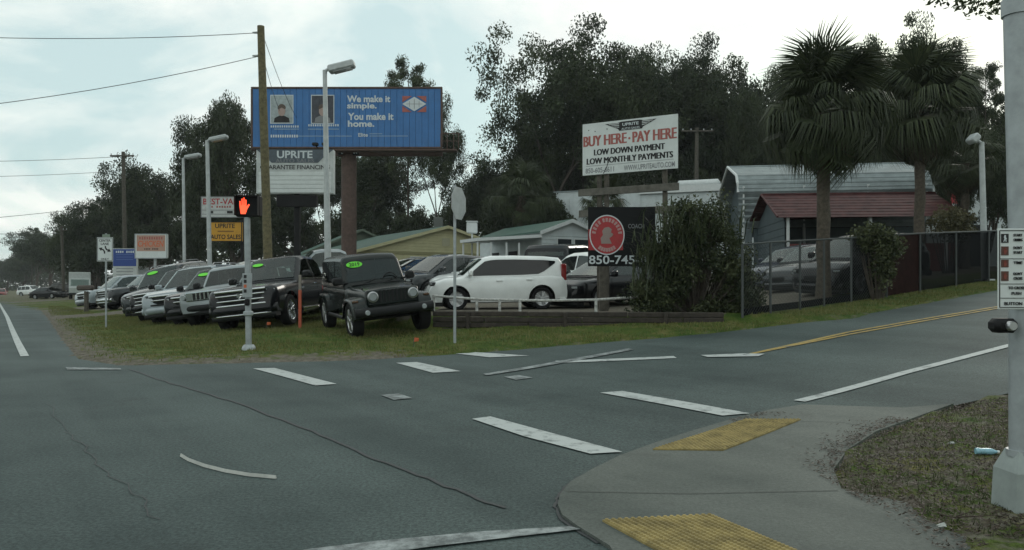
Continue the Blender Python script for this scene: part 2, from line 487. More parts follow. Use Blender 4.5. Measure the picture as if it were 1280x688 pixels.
def build_ground():
    X, Y = np.meshgrid(GX, GY)
    Z = T(X, Y)
    Z = Z + np.where(Z > -5, 0, 0)
    n = rng.normal(0, 0.006, Z.shape); Z = Z + n
    nx, ny = len(GX), len(GY)
    v = np.stack([X, Y, Z], -1).reshape(-1, 3)
    i = np.arange(nx - 1)[None, :] + (np.arange(ny - 1) * nx)[:, None]
    f = np.stack([i, i + 1, i + nx + 1, i + nx], -1).reshape(-1, 4)
    me = np_mesh('ground', v, f, ground_mat())
    sd = np.minimum(sdist(ASPHALT, X, Y), sdist(CONCRETE, X, Y))
    p = U[0] * X + U[1] * Y; t = HW[0] * X + HW[1] * Y
    d = np.clip(0.74 - 0.40 * sd, 0, 0.76) * (sd > -0.6) * (p < 7) * (t > 8)          # sandy shoulder along the highway
    d = np.maximum(d, np.where(t > 8, 0.42 * np.exp(-np.maximum(sd, 0) / 0.25), 0))
    d = np.maximum(d, np.where((t <= 8), 0.46, 0))                                    # bare verge by the signal pole
    dx = X - WA.x; dy = Y - WA.y
    b = dx * wn[0] + dy * wn[1]; a = dx * wdir[0] + dy * wdir[1]
    d = np.maximum(d, np.where((b > 0.3) & (a > -1.5) & ((a < WLEN) | (sd > 3.2)), 0.85, 0))                      # the lot behind the wall
    d = np.maximum(d, np.where(((t > 33) & (p > 7.5) & (t < 400)) | ((Y + .9 * (X + 7) > 28.5) & (X < 0) & (X > -40) & (t < 60)), 0.7, 0))
    d = np.maximum(d, np.where((t > 40.0) & (t < 45.0) & (p > 2.0), 0.8, 0))         # drive into the lot
    at_ = me.attributes.new('dirt', 'FLOAT', 'POINT'); at_.data.foreach_set('value', d.astype(np.float32).ravel())
    me.polygons.foreach_set('use_smooth', [True] * len(me.polygons))
    tag(put('ground', me), kind='structure')

def drape(name, poly, off, m, fn=T0, skirt=0.0, cutx=None, cuty=None, smooth=True):
    bm = bmesh.new()
    bm.faces.new([bm.verts.new((x, y, 0)) for x, y in poly])
    bmesh.ops.triangulate(bm, faces=bm.faces[:])
    xs = [p[0] for p in poly]; ys = [p[1] for p in poly]
    for c in (GX if cutx is None else cutx):
        if min(xs) < c < max(xs): bmesh.ops.bisect_plane(bm, geom=bm.verts[:] + bm.edges[:] + bm.faces[:], plane_co=(c, 0, 0), plane_no=(1, 0, 0))
    for c in (GY if cuty is None else cuty):
        if min(ys) < c < max(ys): bmesh.ops.bisect_plane(bm, geom=bm.verts[:] + bm.edges[:] + bm.faces[:], plane_co=(0, c, 0), plane_no=(0, 1, 0))
    co = np.array([v.co[:] for v in bm.verts]); z = fn(co[:, 0], co[:, 1]) + off
    for v, k in zip(bm.verts, z): v.co.z = k
    bmesh.ops.recalc_face_normals(bm, faces=bm.faces[:])
    for f in bm.faces:
        if f.normal.z < 0: f.normal_flip()
    if skirt:
        be = [e for e in bm.edges if e.is_boundary]
        r = bmesh.ops.extrude_edge_only(bm, edges=be)
        for v in r['geom']:
            if isinstance(v, bmesh.types.BMVert): v.co.z -= skirt
    me = bpy.data.meshes.new(name); bm.to_mesh(me); bm.free(); me.materials.append(m)
    return put(name, me)

def ribbon(pts, w):
    """closed outline of a strip of width w (or (w0, w1)) along xy points"""
    w = w if hasattr(w, '__len__') else [w] * len(pts)
    l = []; r = []
    for i, p in enumerate(pts):
        a = np.array(pts[max(i - 1, 0)]); b = np.array(pts[min(i + 1, len(pts) - 1)])
        d = (b - a) / (np.linalg.norm(b - a) + 1e-9); n = np.array([-d[1], d[0]])
        l.append(tuple(np.array(p) + n * w[i] / 2)); r.append(tuple(np.array(p) - n * w[i] / 2))
    return l + r[::-1]
def strip_mesh(name, pts, w, off, m, fn=T0, step=0.4):
    """strip laid along xy points following the ground"""
    q = []
    for a, b in zip(pts[:-1], pts[1:]):
        a = np.array(a); b = np.array(b); k = max(1, int(np.linalg.norm(b - a) / step)); k = min(k, 60)
        q += [a + (b - a) * i / k for i in range(k)]
    q.append(np.array(pts[-1]))
    o = np.array(ribbon(q, w if not hasattr(w, '__len__') else list(np.interp(np.linspace(0, 1, len(q)), np.linspace(0, 1, len(w)), w))))
    n = len(q); z = fn(o[:, 0], o[:, 1]) + off
    v = np.column_stack([o, z]); top = len(v)
    f = np.array([(i, i + 1, 2 * n - 2 - i, 2 * n - 1 - i) for i in range(n - 1)])
    return put(name, np_mesh(name, v, f, m))

build_ground()
ASPH = asphalt_mat('asphalt', (0.028, 0.044, 0.043), (0.068, 0.093, 0.089), 0.5)
CONC = asphalt_mat('concrete', (0.055, 0.067, 0.060), (0.138, 0.150, 0.134), 0.22)
road = tag(drape('road', ASPHALT, 0.0, ASPH, cutx=GX[::2], cuty=GY[::2]), kind='structure')
pave = tag(drape('pavement', CONCRETE, 0.022, CONC, skirt=0.06), kind='structure')
WHITE = paint_mat('road_paint_white', (0.42, 0.45, 0.44), 0.40)
WHITE_WORN = paint_mat('road_paint_worn', (0.30, 0.33, 0.33), 0.52)
YELLOW = paint_mat('road_paint_yellow', (0.36, 0.25, 0.06), 0.44)
TAR = mat('tar', (0.022, 0.026, 0.028), 0.6, var=0.3, scale=12)

def marking(px, m, off=0.012, name='road_marking'):
    return tag(drape(name, [xy(*p) for p in px], off, m), kind='structure')
marking([(590, 525), (613, 522), (690, 543), (778, 566.5), (738, 569), (655, 547)], WHITE)
marking([(750, 492), (778, 490), (860, 504), (937, 518), (903, 521), (826, 506)], WHITE)
marking([(316, 461.5), (343, 461), (382, 471), (421, 481), (394, 483), (355, 472)], WHITE)
marking([(495, 454.5), (521, 453.5), (576, 465), (541, 467)], WHITE)
marking([(476, 495), (498, 493), (516, 499), (492, 501)], WHITE_WORN)
marking([(630, 472), (648, 470), (666, 473), (645, 476)], WHITE_WORN)
marking([(562, 442), (585, 440.5), (662, 445.5), (612, 447.5)], WHITE)
marking([(604, 468.5), (700, 452), (786, 436.5), (792, 438), (702, 455), (608, 470.5)], WHITE_WORN, 0.016)
marking([(694, 452), (842, 446), (846, 448.5), (698, 454.5)], WHITE)
marking([(876, 445), (930, 443), (956, 443.5), (948, 446.5), (884, 447.5)], WHITE, 0.016)
marking([(378, 690), (470, 679), (600, 667), (712, 660.5), (727, 664), (640, 674), (540, 686), (470, 696)], WHITE_WORN)
marking([(82, 460), (150, 461), (152, 463), (84, 463)], WHITE_WORN)
edge = [xy(31, 446), xy(22, 428), xy(15, 412), xy(9, 397)]
e0 = np.array(edge[-1]); edge += [tuple(e0 + HW * s) for s in (25, 60, 120, 250, 500)]
tag(strip_mesh('road_marking', edge, 0.15, 0.012, WHITE), kind='structure')
we = [xy(999, 502.5), xy(1130, 467), xy(1262, 432.5)]; w0 = np.array(we[-1])
tag(strip_mesh('road_marking', we + [tuple(w0 + U * s) for s in (5, 12, 30, 60)], [0.15] * 7, 0.012, WHITE), kind='structure')
for dy in (0.0, -3.6):
    ye = [xy(936 if dy == 0 else 953, 443.6 + dy * 1.0), xy(1060, 419.0 + dy * .8), xy(1160, 401.0 + dy * .7), xy(1257, 384.5 + dy * .6)]; y0 = np.array(ye[-1])
    tag(strip_mesh('road_marking', ye + [tuple(y0 + U * s) for s in (5, 12, 30, 60)], 0.11, 0.012, YELLOW), kind='structure')
# sealed crack running across the mouth of the side street, fine cracks in the near lane
def crack(px, w, off=0.007, j=0.03):
    pts = []
    for a, b in zip(px[:-1], px[1:]):
        k = 7
        for i in range(k):
            s = i / k; q = xy(a[0] + (b[0] - a[0]) * s, a[1] + (b[1] - a[1]) * s)
            pts.append((q[0] + random.uniform(-j, j), q[1] + random.uniform(-j, j)))
    pts.append(xy(*px[-1]))
    tag(strip_mesh('road_crack', pts, w, off, TAR, step=3), kind='structure')
crack([(163, 462), (215, 480), (300, 505), (390, 540), (470, 575), (560, 610), (632, 636)], 0.032, j=0.022)
crack([(85, 540), (118, 575), (160, 612), (200, 650)], 0.008, j=0.035)
crack([(93, 556), (125, 560)], 0.006, j=0.03)
crack([(60, 505), (85, 540)], 0.006, j=0.03)

# joints tooled into the corner pavement and the ragged gap along its edge
for px in ([(1001, 530), (1050, 531), (1098, 539)], [(706, 619), (860, 622), (1048, 618)]):
    tag(strip_mesh('pavement_joint', [xy(*p) for p in px], 0.009, 0.026, mat('joint_concrete', (.055, .06, .055), .9)), kind='structure')  # joints laid as thin strips in a dark concrete colour
gp = apron_px[:]
pts = []
for a_, c_ in zip(gp[:-1], gp[1:]):
    for k in range(4):
        q = xy(a_[0] + (c_[0] - a_[0]) * k / 4, a_[1] + (c_[1] - a_[1]) * k / 4); pts.append((q[0] + random.uniform(-.012, .004) - .012, q[1] + random.uniform(-.01, .01)))
tag(strip_mesh('road_crack', pts, [random.uniform(.012, .034) for _ in range(24)], 0.006, TAR, step=3), kind='structure')
# ground cover: grass blades on the verges, dead leaves and needles by the signal pole
def scatter(name, zone_px, density, h, w, cols, flat=False, seed=1, d_max=60, cond=None):
    r = np.random.default_rng(seed)
    poly = [(G(*p).x, G(*p).y) for p in zone_px]
    xs = [p[0] for p in poly]; ys = [p[1] for p in poly]
    area = (max(xs) - min(xs)) * (max(ys) - min(ys))
    n = int(area * density)
    x = r.uniform(min(xs), max(xs), n); y = r.uniform(min(ys), max(ys), n)
    sc_ = sdist(CONCRETE, x, y); lim = 0.02 if not flat else -np.abs(r.normal(0, .16, len(x)))
    ok = ((sdist(poly, x, y) < 0) | (flat & (sc_ < 0) & (sc_ > -0.6) & (np.hypot(x - poly[5][0], y - poly[5][1]) < 2.6))) & (sdist(ASPHALT, x, y) > 0.02) & (sc_ > lim)
    x, y = x[ok], y[ok]
    if name == 'grass':                                             # thin out over the sandy shoulder and the gravel drive
        sa = sdist(ASPHALT, x, y); p = U[0] * x + U[1] * y; t = HW[0] * x + HW[1] * y
        k = ~((p < 6.5) & (sa < r.uniform(.1, 1.9, len(x)))) & ~((t > 40.2) & (t < 44.8) & (p > 2.0)); x, y = x[k], y[k]
    pn = np.sin(x * 1.7 + 1.3 * np.sin(y * 1.1)) + np.sin(y * 2.3 + x * 0.9) + r.normal(0, 0.7, len(x))
    if not flat: k = pn > -1.0; x, y, pn = x[k], y[k], pn[k]
    z = np.where(sdist(CONCRETE, x, y) < 0, T0(x, y) + 0.026, T(x, y)); n = len(x); a = r.uniform(0, 2 * PI, n); hh = h * r.uniform(0.5, 1.4, n); ww = w * r.uniform(0.7, 1.3, n)
    dx, dy = np.cos(a), np.sin(a)
    if flat:
        l = hh; tz = r.uniform(0.002, 0.012, n)
        v0 = np.stack([x - dx * l / 2, y - dy * l / 2, z + 0.006], -1); v1 = np.stack([x - dy * ww, y + dx * ww, z + tz], -1)
        v2 = np.stack([x + dx * l / 2, y + dy * l / 2, z + 0.008 + tz], -1); v3 = np.stack([x + dy * ww, y - dx * ww, z + 0.006], -1)
        v = np.stack([v0, v1, v2, v3], 1).reshape(-1, 3); f = np.arange(4 * n).reshape(-1, 4)
    else:
        lx, ly = r.normal(0, 0.4, n) * hh, r.normal(0, 0.4, n) * hh
        v0 = np.stack([x - dx * ww, y - dy * ww, z - 0.01], -1); v1 = np.stack([x + dx * ww, y + dy * ww, z - 0.01], -1); v2 = np.stack([x + lx, y + ly, z + hh], -1)
        v = np.stack([v0, v1, v2], 1).reshape(-1, 3); f = np.arange(3 * n).reshape(-1, 3)
    tint = np.clip(0.5 + 0.13 * pn + r.normal(0, 0.18, n), 0, 1)
    tag(put(name, np_mesh(name, v, f, leaf_mat(name + '_blades', *cols), tint)), kind='stuff')
FAR_VERGE = [(60, 383), (62, 400), (80, 425), (99, 449), (150, 456), (300, 453), (430, 450), (570, 442), (719, 430), (898, 415), (1060, 396), (1256, 361), (1256, 350), (1180, 358), (1060, 378), (930, 400), (870, 404), (600, 409), (545, 400), (400, 385), (250, 398), (170, 395), (120, 392), (80, 383)]
scatter('grass', FAR_VERGE, 420, 0.055, 0.011, ((0.05, 0.09, 0.018), (0.19, 0.18, 0.065)), seed=3)
NEAR_VERGE = [(1262, 495), (1192, 508), (1150, 523), (1095, 543), (1060, 566), (1042, 591), (1054, 614), (1080, 626), (1135, 634), (1150, 650), (1185, 668), (1400, 690), (1500, 600), (1420, 500)]
scatter('verge_grass', NEAR_VERGE, 520, 0.04, 0.004, ((0.022, 0.036, 0.010), (0.055, 0.072, 0.022)), seed=5)
scatter('dead_leaves', NEAR_VERGE, 1900, 0.038, 0.0045, ((0.018, 0.013, 0.008), (0.070, 0.048, 0.032)), flat=True, seed=6)

# tactile pads set into the corner ramp
TACT = mat('tactile_yellow', (0.25, 0.195, 0.075), 0.88, var=0.35, scale=7)
def tactile(px, label, n_u, n_v):
    c = [np.array(xy(*p)) for p in px]
    t = thing('tactile_pad', label, 'tactile pad', (0, 0, 0))
    put('pad', drape_mesh := drape('pad', [tuple(k) for k in c], 0.034, TACT, skirt=0.03).data, t)
    bpy.data.objects.remove([o for o in bpy.data.objects if o.data == drape_mesh and o.parent is None][0])
    mb = MB()
    for i in range(n_u):
        for j in range(n_v):
            a = (i + .5) / n_u; b = (j + .5) / n_v
            q = c[0] * (1 - a) * (1 - b) + c[1] * a * (1 - b) + c[2] * a * b + c[3] * (1 - a) * b
            z = float(T0(q[0], q[1])) + 0.034; s = 0.017
            vs = [(q[0] + s * r_ * math.cos(w), q[1] + s * r_ * math.sin(w), z + h_) for r_, h_ in ((1, 0), (0.6, 0.009)) for w in [2 * PI * k / 6 for k in range(6)]]
            mb.add(vs, [(k, (k + 1) % 6, 6 + (k + 1) % 6, 6 + k) for k in range(6)] + [tuple(range(6, 12))])
    d = part('domes', mb, TACT, t); d['kind'] = 'stuff'
tactile([(816, 566), (932, 528), (1001, 528), (904, 567)], 'yellow tactile pad farther up the corner ramp, facing the side street', 34, 15)
tactile([(753, 657), (889, 650), (1006, 700), (842, 706)], 'yellow tactile pad at the bottom edge of the photo, nearest the camera', 17, 26)
# ------------------------------------------------------------------ vehicles
def glass_mat(key, tint, fmin=.05):
    m = bpy.data.materials.new(key); m.use_nodes = True
    t = m.node_tree; t.nodes.remove(t.nodes['Principled BSDF'])
    tr = t.nodes.new('ShaderNodeBsdfTransparent'); tr.inputs[0].default_value = (*tint, 1)
    gl = t.nodes.new('ShaderNodeBsdfGlossy'); gl.inputs['Roughness'].default_value = .03; gl.inputs[0].default_value = (.9, .95, .93, 1)
    fr = t.nodes.new('ShaderNodeFresnel'); fr.inputs[0].default_value = 1.6
    ms = t.nodes.new('ShaderNodeMixShader')
    t.links.new(fr.outputs[0], ms.inputs[0]); t.links.new(tr.outputs[0], ms.inputs[1]); t.links.new(gl.outputs[0], ms.inputs[2])
    t.links.new(ms.outputs[0], t.nodes['Material Output'].inputs[0])
    MATS[key] = m
    return m
GLASS = glass_mat('windshield_glass', (.52, .62, .58))
SGLASS = glass_mat('side_glass', (.34, .40, .38))
DGLASS = glass_mat('dark_glass', (.10, .11, .115))
OGLASS = mat('black_window_band', (0.008, 0.010, 0.011), 0.06, spec=.5)
SEATM = mat('seat_cloth', (0.03, 0.03, 0.032), 0.9, spec=.1)
RUBBER = mat('rubber', (0.012, 0.012, 0.013), 0.85, spec=.15, bump=0.2, bscale=60)
BLACKP = mat('black_plastic', (0.012, 0.013, 0.014), 0.5, spec=.25)
CHROME = mat('chrome', (0.52, 0.54, 0.55), 0.14, metal=1.0, var=0.12, scale=3)
ALLOY = mat('alloy', (0.46, 0.47, 0.48), 0.3, metal=0.9)
DARKALLOY = mat('dark_alloy', (0.1, 0.105, 0.11), 0.35, metal=0.8)
LAMP = mat('headlight_lens', (0.30, 0.33, 0.34), 0.1, spec=0.8, coat=0.6)
TAIL = mat('taillight_lens', (0.20, 0.008, 0.008), 0.12, coat=0.6)
UNDER = mat('underbody', (0.008, 0.008, 0.009), 0.9)
PLATE = mat('number_plate', (0.5, 0.5, 0.48), 0.5)
NEON = mat('price_sticker_green', (0.16, 0.72, 0.05), 0.6)
BLACKINK = mat('black_ink', (0.012, 0.012, 0.013), 0.7)
SEAL = mat('rubber_seal', (0.012, 0.012, 0.013), 0.6)
def paint(key, col, rough=0.3, metal=0.0, coat=.5):
    return mat('car_paint_' + key, col, rough, metal, spec=.3, coat=coat, var=0.06, scale=2.5)
BLACK = paint('black', (0.006, 0.007, 0.009), .2, coat=.12)
GREENBLACK = paint('black_green', (0.007, 0.012, 0.011), 0.25, coat=.08)
WHITEP = paint('white', (0.72, 0.75, 0.74), 0.25)
SILVER = paint('silver', (0.28, 0.31, 0.32), 0.28, 0.4)
GREY = paint('grey', (0.035, 0.04, 0.043), 0.26, 0.3)
REDP = paint('red', (0.19, 0.025, 0.022))
BLUE = paint('dark_blue', (0.018, 0.026, 0.045))
CHAMP = paint('pale_grey', (0.55, 0.58, 0.57), 0.27, 0.3)
PEARL = paint('pearl', (0.27, 0.31, 0.33), 0.25, 0.2)

def ip(pts, x):
    p = sorted(pts); return float(np.interp(x, [a for a, _ in p], [b for _, b in p]))

SPEC = {
 'pickup': dict(top=[(-2.9, 1.16), (-2.86, 1.2), (-.95, 1.22), (.95, 1.24), (1.05, 1.22), (2.4, 1.14), (2.72, 1.09), (2.84, 1.0), (2.9, .86)],
    wid=[(-2.9, .93), (-2.75, .99), (2.3, 1.0), (2.68, .96), (2.84, .88), (2.9, .82)], sill=[(-2.9, .5), (-1, .4), (1.9, .4), (2.9, .42)], xw=(1.95, -1.68), Rw=.41, Ra=.51, tw=.27,
    roof=[(-.98, 1.22), (-.82, 1.82), (-.6, 1.93), (.1, 1.95), (.42, 1.9), (1.2, 1.24)], win=[(-.84, -.14), (-.04, 1.0)], doors=[(-.95, -.1), (-.08, 1.08)],
    hl=(2.72, .76, .95, .18, .26, .17), tl=(-2.9, .9, 1.0, .06, .14, .36), grille=(.66, .66, 1.06), gx=2.93, bump=(.42, .66), rwin=True, mirror=(.95, 1.32)),
 'suv': dict(top=[(-2.55, .95), (-2.5, 1.1), (.9, 1.13), (1.05, 1.12), (2.1, 1.05), (2.38, .96), (2.48, .8)],
    wid=[(-2.55, .86), (-2.35, .96), (1.9, .98), (2.25, .94), (2.42, .86), (2.48, .8)], sill=[(-2.55, .42), (-1, .33), (1.5, .33), (2.48, .34)], xw=(1.55, -1.42), Rw=.38, Ra=.47, tw=.25,
    roof=[(-2.52, 1.1), (-2.36, 1.55), (-2.15, 1.8), (-1, 1.86), (0, 1.85), (.38, 1.79), (1.2, 1.12)], win=[(-2.25, -1.45), (-1.37, -.5), (-.42, 1.0)], doors=[(-1.4, -.47), (-.45, .98)],
    hl=(2.32, .72, .86, .2, .26, .14), tl=(-2.5, .82, 1.05, .08, .14, .34), grille=(.55, .62, .92), gx=2.50, bump=(.34, .56), rwin=True, mirror=(.98, 1.2)),
 'crossover': dict(top=[(-2.25, .85), (-2.2, 1.05), (-1.4, 1.06), (.8, 1.02), (.95, 1.0), (1.8, .92), (2.12, .78), (2.22, .6)],
    wid=[(-2.25, .8), (-2.05, .9), (1.6, .92), (2.0, .85), (2.14, .76), (2.22, .68)], sill=[(-2.25, .38), (-1, .26), (1.4, .26), (2.22, .26)], xw=(1.38, -1.3), Rw=.355, Ra=.43, tw=.23,
    roof=[(-2.2, 1.04), (-1.85, 1.45), (-1.65, 1.56), (-.5, 1.64), (.1, 1.62), (.4, 1.55), (1.35, .99)], win=[(-1.9, -1.25), (-1.17, -.35), (-.27, 1.05)], doors=[(-1.2, -.32), (-.3, .95)],
    hl=(2.05, .64, .74, .26, .22, .1), tl=(-2.16, .76, .95, .14, .16, .2), grille=(.45, .42, .66), gx=2.23, bump=(.22, .4), rwin=True, mirror=(.95, 1.08)),
 'sedan': dict(top=[(-2.4, .7), (-2.36, .94), (-1.7, 1.0), (.9, .96), (1.05, .94), (1.95, .82), (2.25, .7), (2.38, .52)],
    wid=[(-2.4, .76), (-2.1, .89), (1.7, .91), (2.1, .84), (2.28, .74), (2.38, .64)], sill=[(-2.4, .34), (-1, .2), (1.4, .2), (2.38, .22)], xw=(1.42, -1.38), Rw=.335, Ra=.4, tw=.22,
    roof=[(-2.0, .99), (-1.2, 1.34), (-.5, 1.45), (.1, 1.45), (.4, 1.39), (1.35, .93)], win=[(-1.55, -.48), (-.4, 1.0)], doors=[(-1.25, -.45), (-.43, .9)],
    hl=(2.2, .62, .64, .26, .22, .1), tl=(-2.34, .68, .84, .1, .24, .13), grille=(.42, .36, .56), gx=2.39, bump=(.2, .34), rwin=True, mirror=(.92, 1.0)),
 'boxy_hatchback': dict(top=[(-2.08, .7), (-2.04, 1.0), (-1.5, 1.06), (-.6, 1.02), (.85, .99), (1.0, .98), (1.62, .93), (1.9, .84), (2.04, .7), (2.1, .55)],
    wid=[(-2.08, .8), (-1.9, .89), (1.5, .9), (1.85, .84), (2.02, .74), (2.1, .66)], sill=[(-2.08, .34), (-1, .24), (1.3, .24), (2.1, .24)], xw=(1.3, -1.28), Rw=.335, Ra=.41, tw=.22,
    roof=[(-2.05, 1.04), (-1.95, 1.44), (-1.86, 1.56), (-1.4, 1.60), (-.5, 1.62), (.2, 1.61), (.46, 1.55), (1.15, .98)], win=[(-1.72, .98)], rise=(-1.72, -1.2, .34), doors=[(-1.05, -.17), (-.15, .9)],
    hl=(1.93, .62, .78, .26, .22, .07), tl=(-1.99, .76, 1.12, .16, .14, .5), grille=(.45, .34, .56), gx=2.11, bump=(.24, .34), rwin=True, mirror=(.92, 1.06)),
 'offroad_suv': dict(top=[(-2.15, 1.0), (-2.12, 1.13), (.62, 1.14), (.72, 1.15), (1.5, 1.13), (2.0, 1.09), (2.05, 1.05), (2.07, .98)],
    wid=[(-2.15, .79), (.7, .79), (.8, .76), (2.02, .62), (2.07, .6)], sill=[(-2.15, .55), (-1, .5), (2.07, .56)], xw=(1.55, -1.45), Rw=.415, Ra=.53, tw=.27,
    roof=[(-2.13, 1.13), (-2.08, 1.78), (-1.95, 1.86), (-.6, 1.88), (.18, 1.87), (.3, 1.8), (.66, 1.15)], win=[(-2.0, -1.2), (-1.1, -.45), (-.37, .56)], doors=[(-1.08, -.42), (-.4, .6)],
    hl=None, tl=(-2.14, .7, 1.0, .08, .16, .28), grille=None, gx=2.075, bump=(.56, .74), rwin=True, mirror=(.62, 1.26), yk=.98, tum=.1),
 'boxy_suv': dict(top=[(-2.3, .95), (-2.26, 1.16), (.75, 1.18), (.85, 1.18), (1.9, 1.13), (2.12, 1.1), (2.18, .98)],
    wid=[(-2.3, .9), (-2.2, .95), (2.0, .95), (2.14, .92), (2.18, .88)], sill=[(-2.3, .5), (-1, .45), (1.5, .45), (2.18, .46)], xw=(1.42, -1.4), Rw=.41, Ra=.5, tw=.27,
    roof=[(-2.28, 1.16), (-2.2, 1.7), (-2.05, 1.82), (-.5, 1.87), (.3, 1.85), (.42, 1.8), (.86, 1.18)], win=[(-2.1, -1.4), (-1.3, -.45), (-.35, .72)], doors=[(-1.32, -.42), (-.4, .8)],
    hl=(2.12, .74, .94, .14, .2, .16), tl=(-2.26, .82, 1.05, .1, .14, .28), grille=None, gx=2.17, bump=(.5, .68), rwin=True, mirror=(.78, 1.28), tum=.14),
}

def sect_y(fr):
    return float(np.interp(fr, [0, .12, .35, .55, .72, .88, .96, 1], [.93, .965, .992, 1, .99, .965, .93, .86]))

def lower_body(S):
    Ra = S['Ra']; Rw = S['Rw']
    x0, x1 = S['top'][0][0], S['top'][-1][0]
    xs = set(np.linspace(x0, x1, 26).tolist() + [p[0] for p in S['top']] + [p[0] for p in S['wid']])
    for xc in S['xw']:
        xs = {x for x in xs if abs(x - xc) > Ra + .02 or x in (x0, x1)}
        for k in range(13): xs.add(xc + Ra * math.cos(PI * k / 12))
        xs |= {xc - Ra - .012, xc + Ra + .012}
    xs = sorted(x for x in xs if x0 <= x <= x1)
    fr = [0, .1, .24, .38, .52, .66, .78, .88, .95, 1]
    rows = []
    for x in xs:
        zt = ip(S['top'], x); w = ip(S['wid'], x); z0 = min(ip(S['sill'], x), zt - .2); zl = z0
        for xc in S['xw']:
            if abs(x - xc) < Ra: zl = max(zl, Rw + math.sqrt(max(0, Ra * Ra - (x - xc) ** 2)))
        zl = min(zl, zt - .06)
        half = []
        for f in fr:
            z = max(z0 + f * (zt - z0), zl); g = (z - z0) / (zt - z0)
            half.append((w * sect_y(g), z))
        ytop = half[-1][0]
        for k in (.72, .4, 0): half.append((ytop * k, zt + .035 * (1 - k * k)))
        rows.append([(x, -y, z) for y, z in half] + [(x, y, z) for y, z in half[-2::-1]])
    mb = MB(); m = len(rows[0]); mb.v = [p for r in rows for p in r]
    for i in range(len(rows) - 1):
        for k in range(m - 1):
            q = (i * m + k, i * m + k + 1, (i + 1) * m + k + 1, (i + 1) * m + k)
            a, b, c, d = (Vector(mb.v[j]) for j in q)
            if ((c - a).cross(d - b)).length > 1e-5: mb.f.append(q)
    mb.f.append(tuple(range(m))); mb.f.append(tuple(range((len(rows) - 1) * m, len(rows) * m)))
    return mb

def cabin_fns(S):
    tum = S.get('tum', .28); yk = S.get('yk', .93)
    belt = lambda x: ip(S['top'], x) - .03
    roof = lambda x: ip(S['roof'], x)
    yside = lambda x, z: min(ip(S['wid'], x), ip(S['wid'], 0)) * yk - tum * (z - belt(x))
    return belt, roof, yside

def cabin(S):
    belt, roof, ys = cabin_fns(S)
    r_ = S['roof']; a, b = r_[0][0], r_[-1][0]
    holes = [(r_[-2][0] + .04, b - .06)] + ([(a + .05, r_[1][0] - .03)] if S['rwin'] else [])
    xs = set(np.linspace(a, b, 18).tolist() + [p[0] for p in r_])
    for h in holes + S['win']: xs |= {h[0], h[1]}
    xs = sorted(x for x in xs if a <= x <= b)
    rows = []
    for x in xs:
        zb = belt(x); zr = max(roof(x), zb + .005); zs = max(zb, zr - .11); ze = max(zb, zr - .035); zm = min(zb + .055, zs)
        half = [(ys(x, zb), zb), (ys(x, zm), zm), (ys(x, zs), zs), (ys(x, ze) - .035, ze), (ys(x, zr) - .11, zr), ((ys(x, zr) - .11) * .5, zr + .018), (0, zr + .025)]
        rows.append([(x, -y, z) for y, z in half] + [(x, y, z) for y, z in half[-2::-1]])
    mb = MB(); m = len(rows[0]); mb.v = [p for r in rows for p in r]
    for i in range(len(rows) - 1):
        xm = (xs[i] + xs[i + 1]) / 2
        for k in range(m - 1):
            if k in (1, m - 3) and any(w0 < xm < w1 for w0, w1 in S['win']) and 'rise' not in S: continue
            if k in (4, 5, 6, 7) and any(w0 < xm < w1 for w0, w1 in holes): continue
            mb.f.append((i * m + k, i * m + k + 1, (i + 1) * m + k + 1, (i + 1) * m + k))
    mb.f.append(tuple(range(m))); mb.f.append(tuple(range((len(rows) - 1) * m, len(rows) * m)))
    return mb

def side_glass(S, x0, x1, s):
    belt, roof, ys = cabin_fns(S)
    lo, hi = [], []
    for x in np.linspace(x0, x1, 16):
        zb = belt(x) + .055; zt = roof(x) - .115
        if 'rise' in S: q = S['rise']; zb += q[2] * max(0, min(1, (q[1] - x) / (q[1] - q[0]))) ** 1.3
        if zt - zb > .02: lo.append((x, zb)); hi.append((x, zt))
    if len(lo) < 2: return None
    mb = MB()
    poly = [(x, s * (ys(x, z) + .004), z) for x, z in lo + hi[::-1]]
    mb.prism(poly, (0, s * .008, 0))
    return mb

def slope_glass(S, xa, xb, inset=.1, steps=6):
    """glass lying on the cabin's sloping front or back between two stations"""
    belt, roof, ys = cabin_fns(S); mb = MB(); rows = []
    xs = np.linspace(xa, xb, steps)
    for i, x in enumerate(xs):
        z = roof(x); h = ys(x, z) - inset
        dz = roof(x + .01) - roof(x - .01); n = Vector((-dz, 0, .02)).normalized() * .014
        for k in np.linspace(-1, 1, 7):
            rows.append((x + n.x, h * k, z + .022 * (1 - k * k) + n.z + .004))
    mb.v = rows
    for i in range(steps - 1):
        for k in range(6): mb.f.append((i * 7 + k, i * 7 + k + 1, (i + 1) * 7 + k + 1, (i + 1) * 7 + k))
    return mb

def door_skin(S, x0, x1, s):
    Ra = S['Ra']; Rw = S['Rw']; mb = MB(); n = 9; fr = [.1, .24, .38, .52, .66, .78, .88, .95]
    m = len(fr)
    for x in np.linspace(x0 + .012, x1 - .012, n):
        zt = ip(S['top'], x); z0 = ip(S['sill'], x); w = ip(S['wid'], x); zl = z0
        for xc in S['xw']:
            r = Ra + .05
            if abs(x - xc) < r: zl = max(zl, Rw + math.sqrt(r * r - (x - xc) ** 2))
        for f in fr:
            z = max(z0 + f * (zt - z0), zl); g = (z - z0) / (zt - z0)
            mb.v.append((x, s * (w * sect_y(g) + .007), z))
    for i in range(n - 1):
        for k in range(m - 1): mb.f.append((i * m + k, i * m + k + 1, (i + 1) * m + k + 1, (i + 1) * m + k))
    return mb

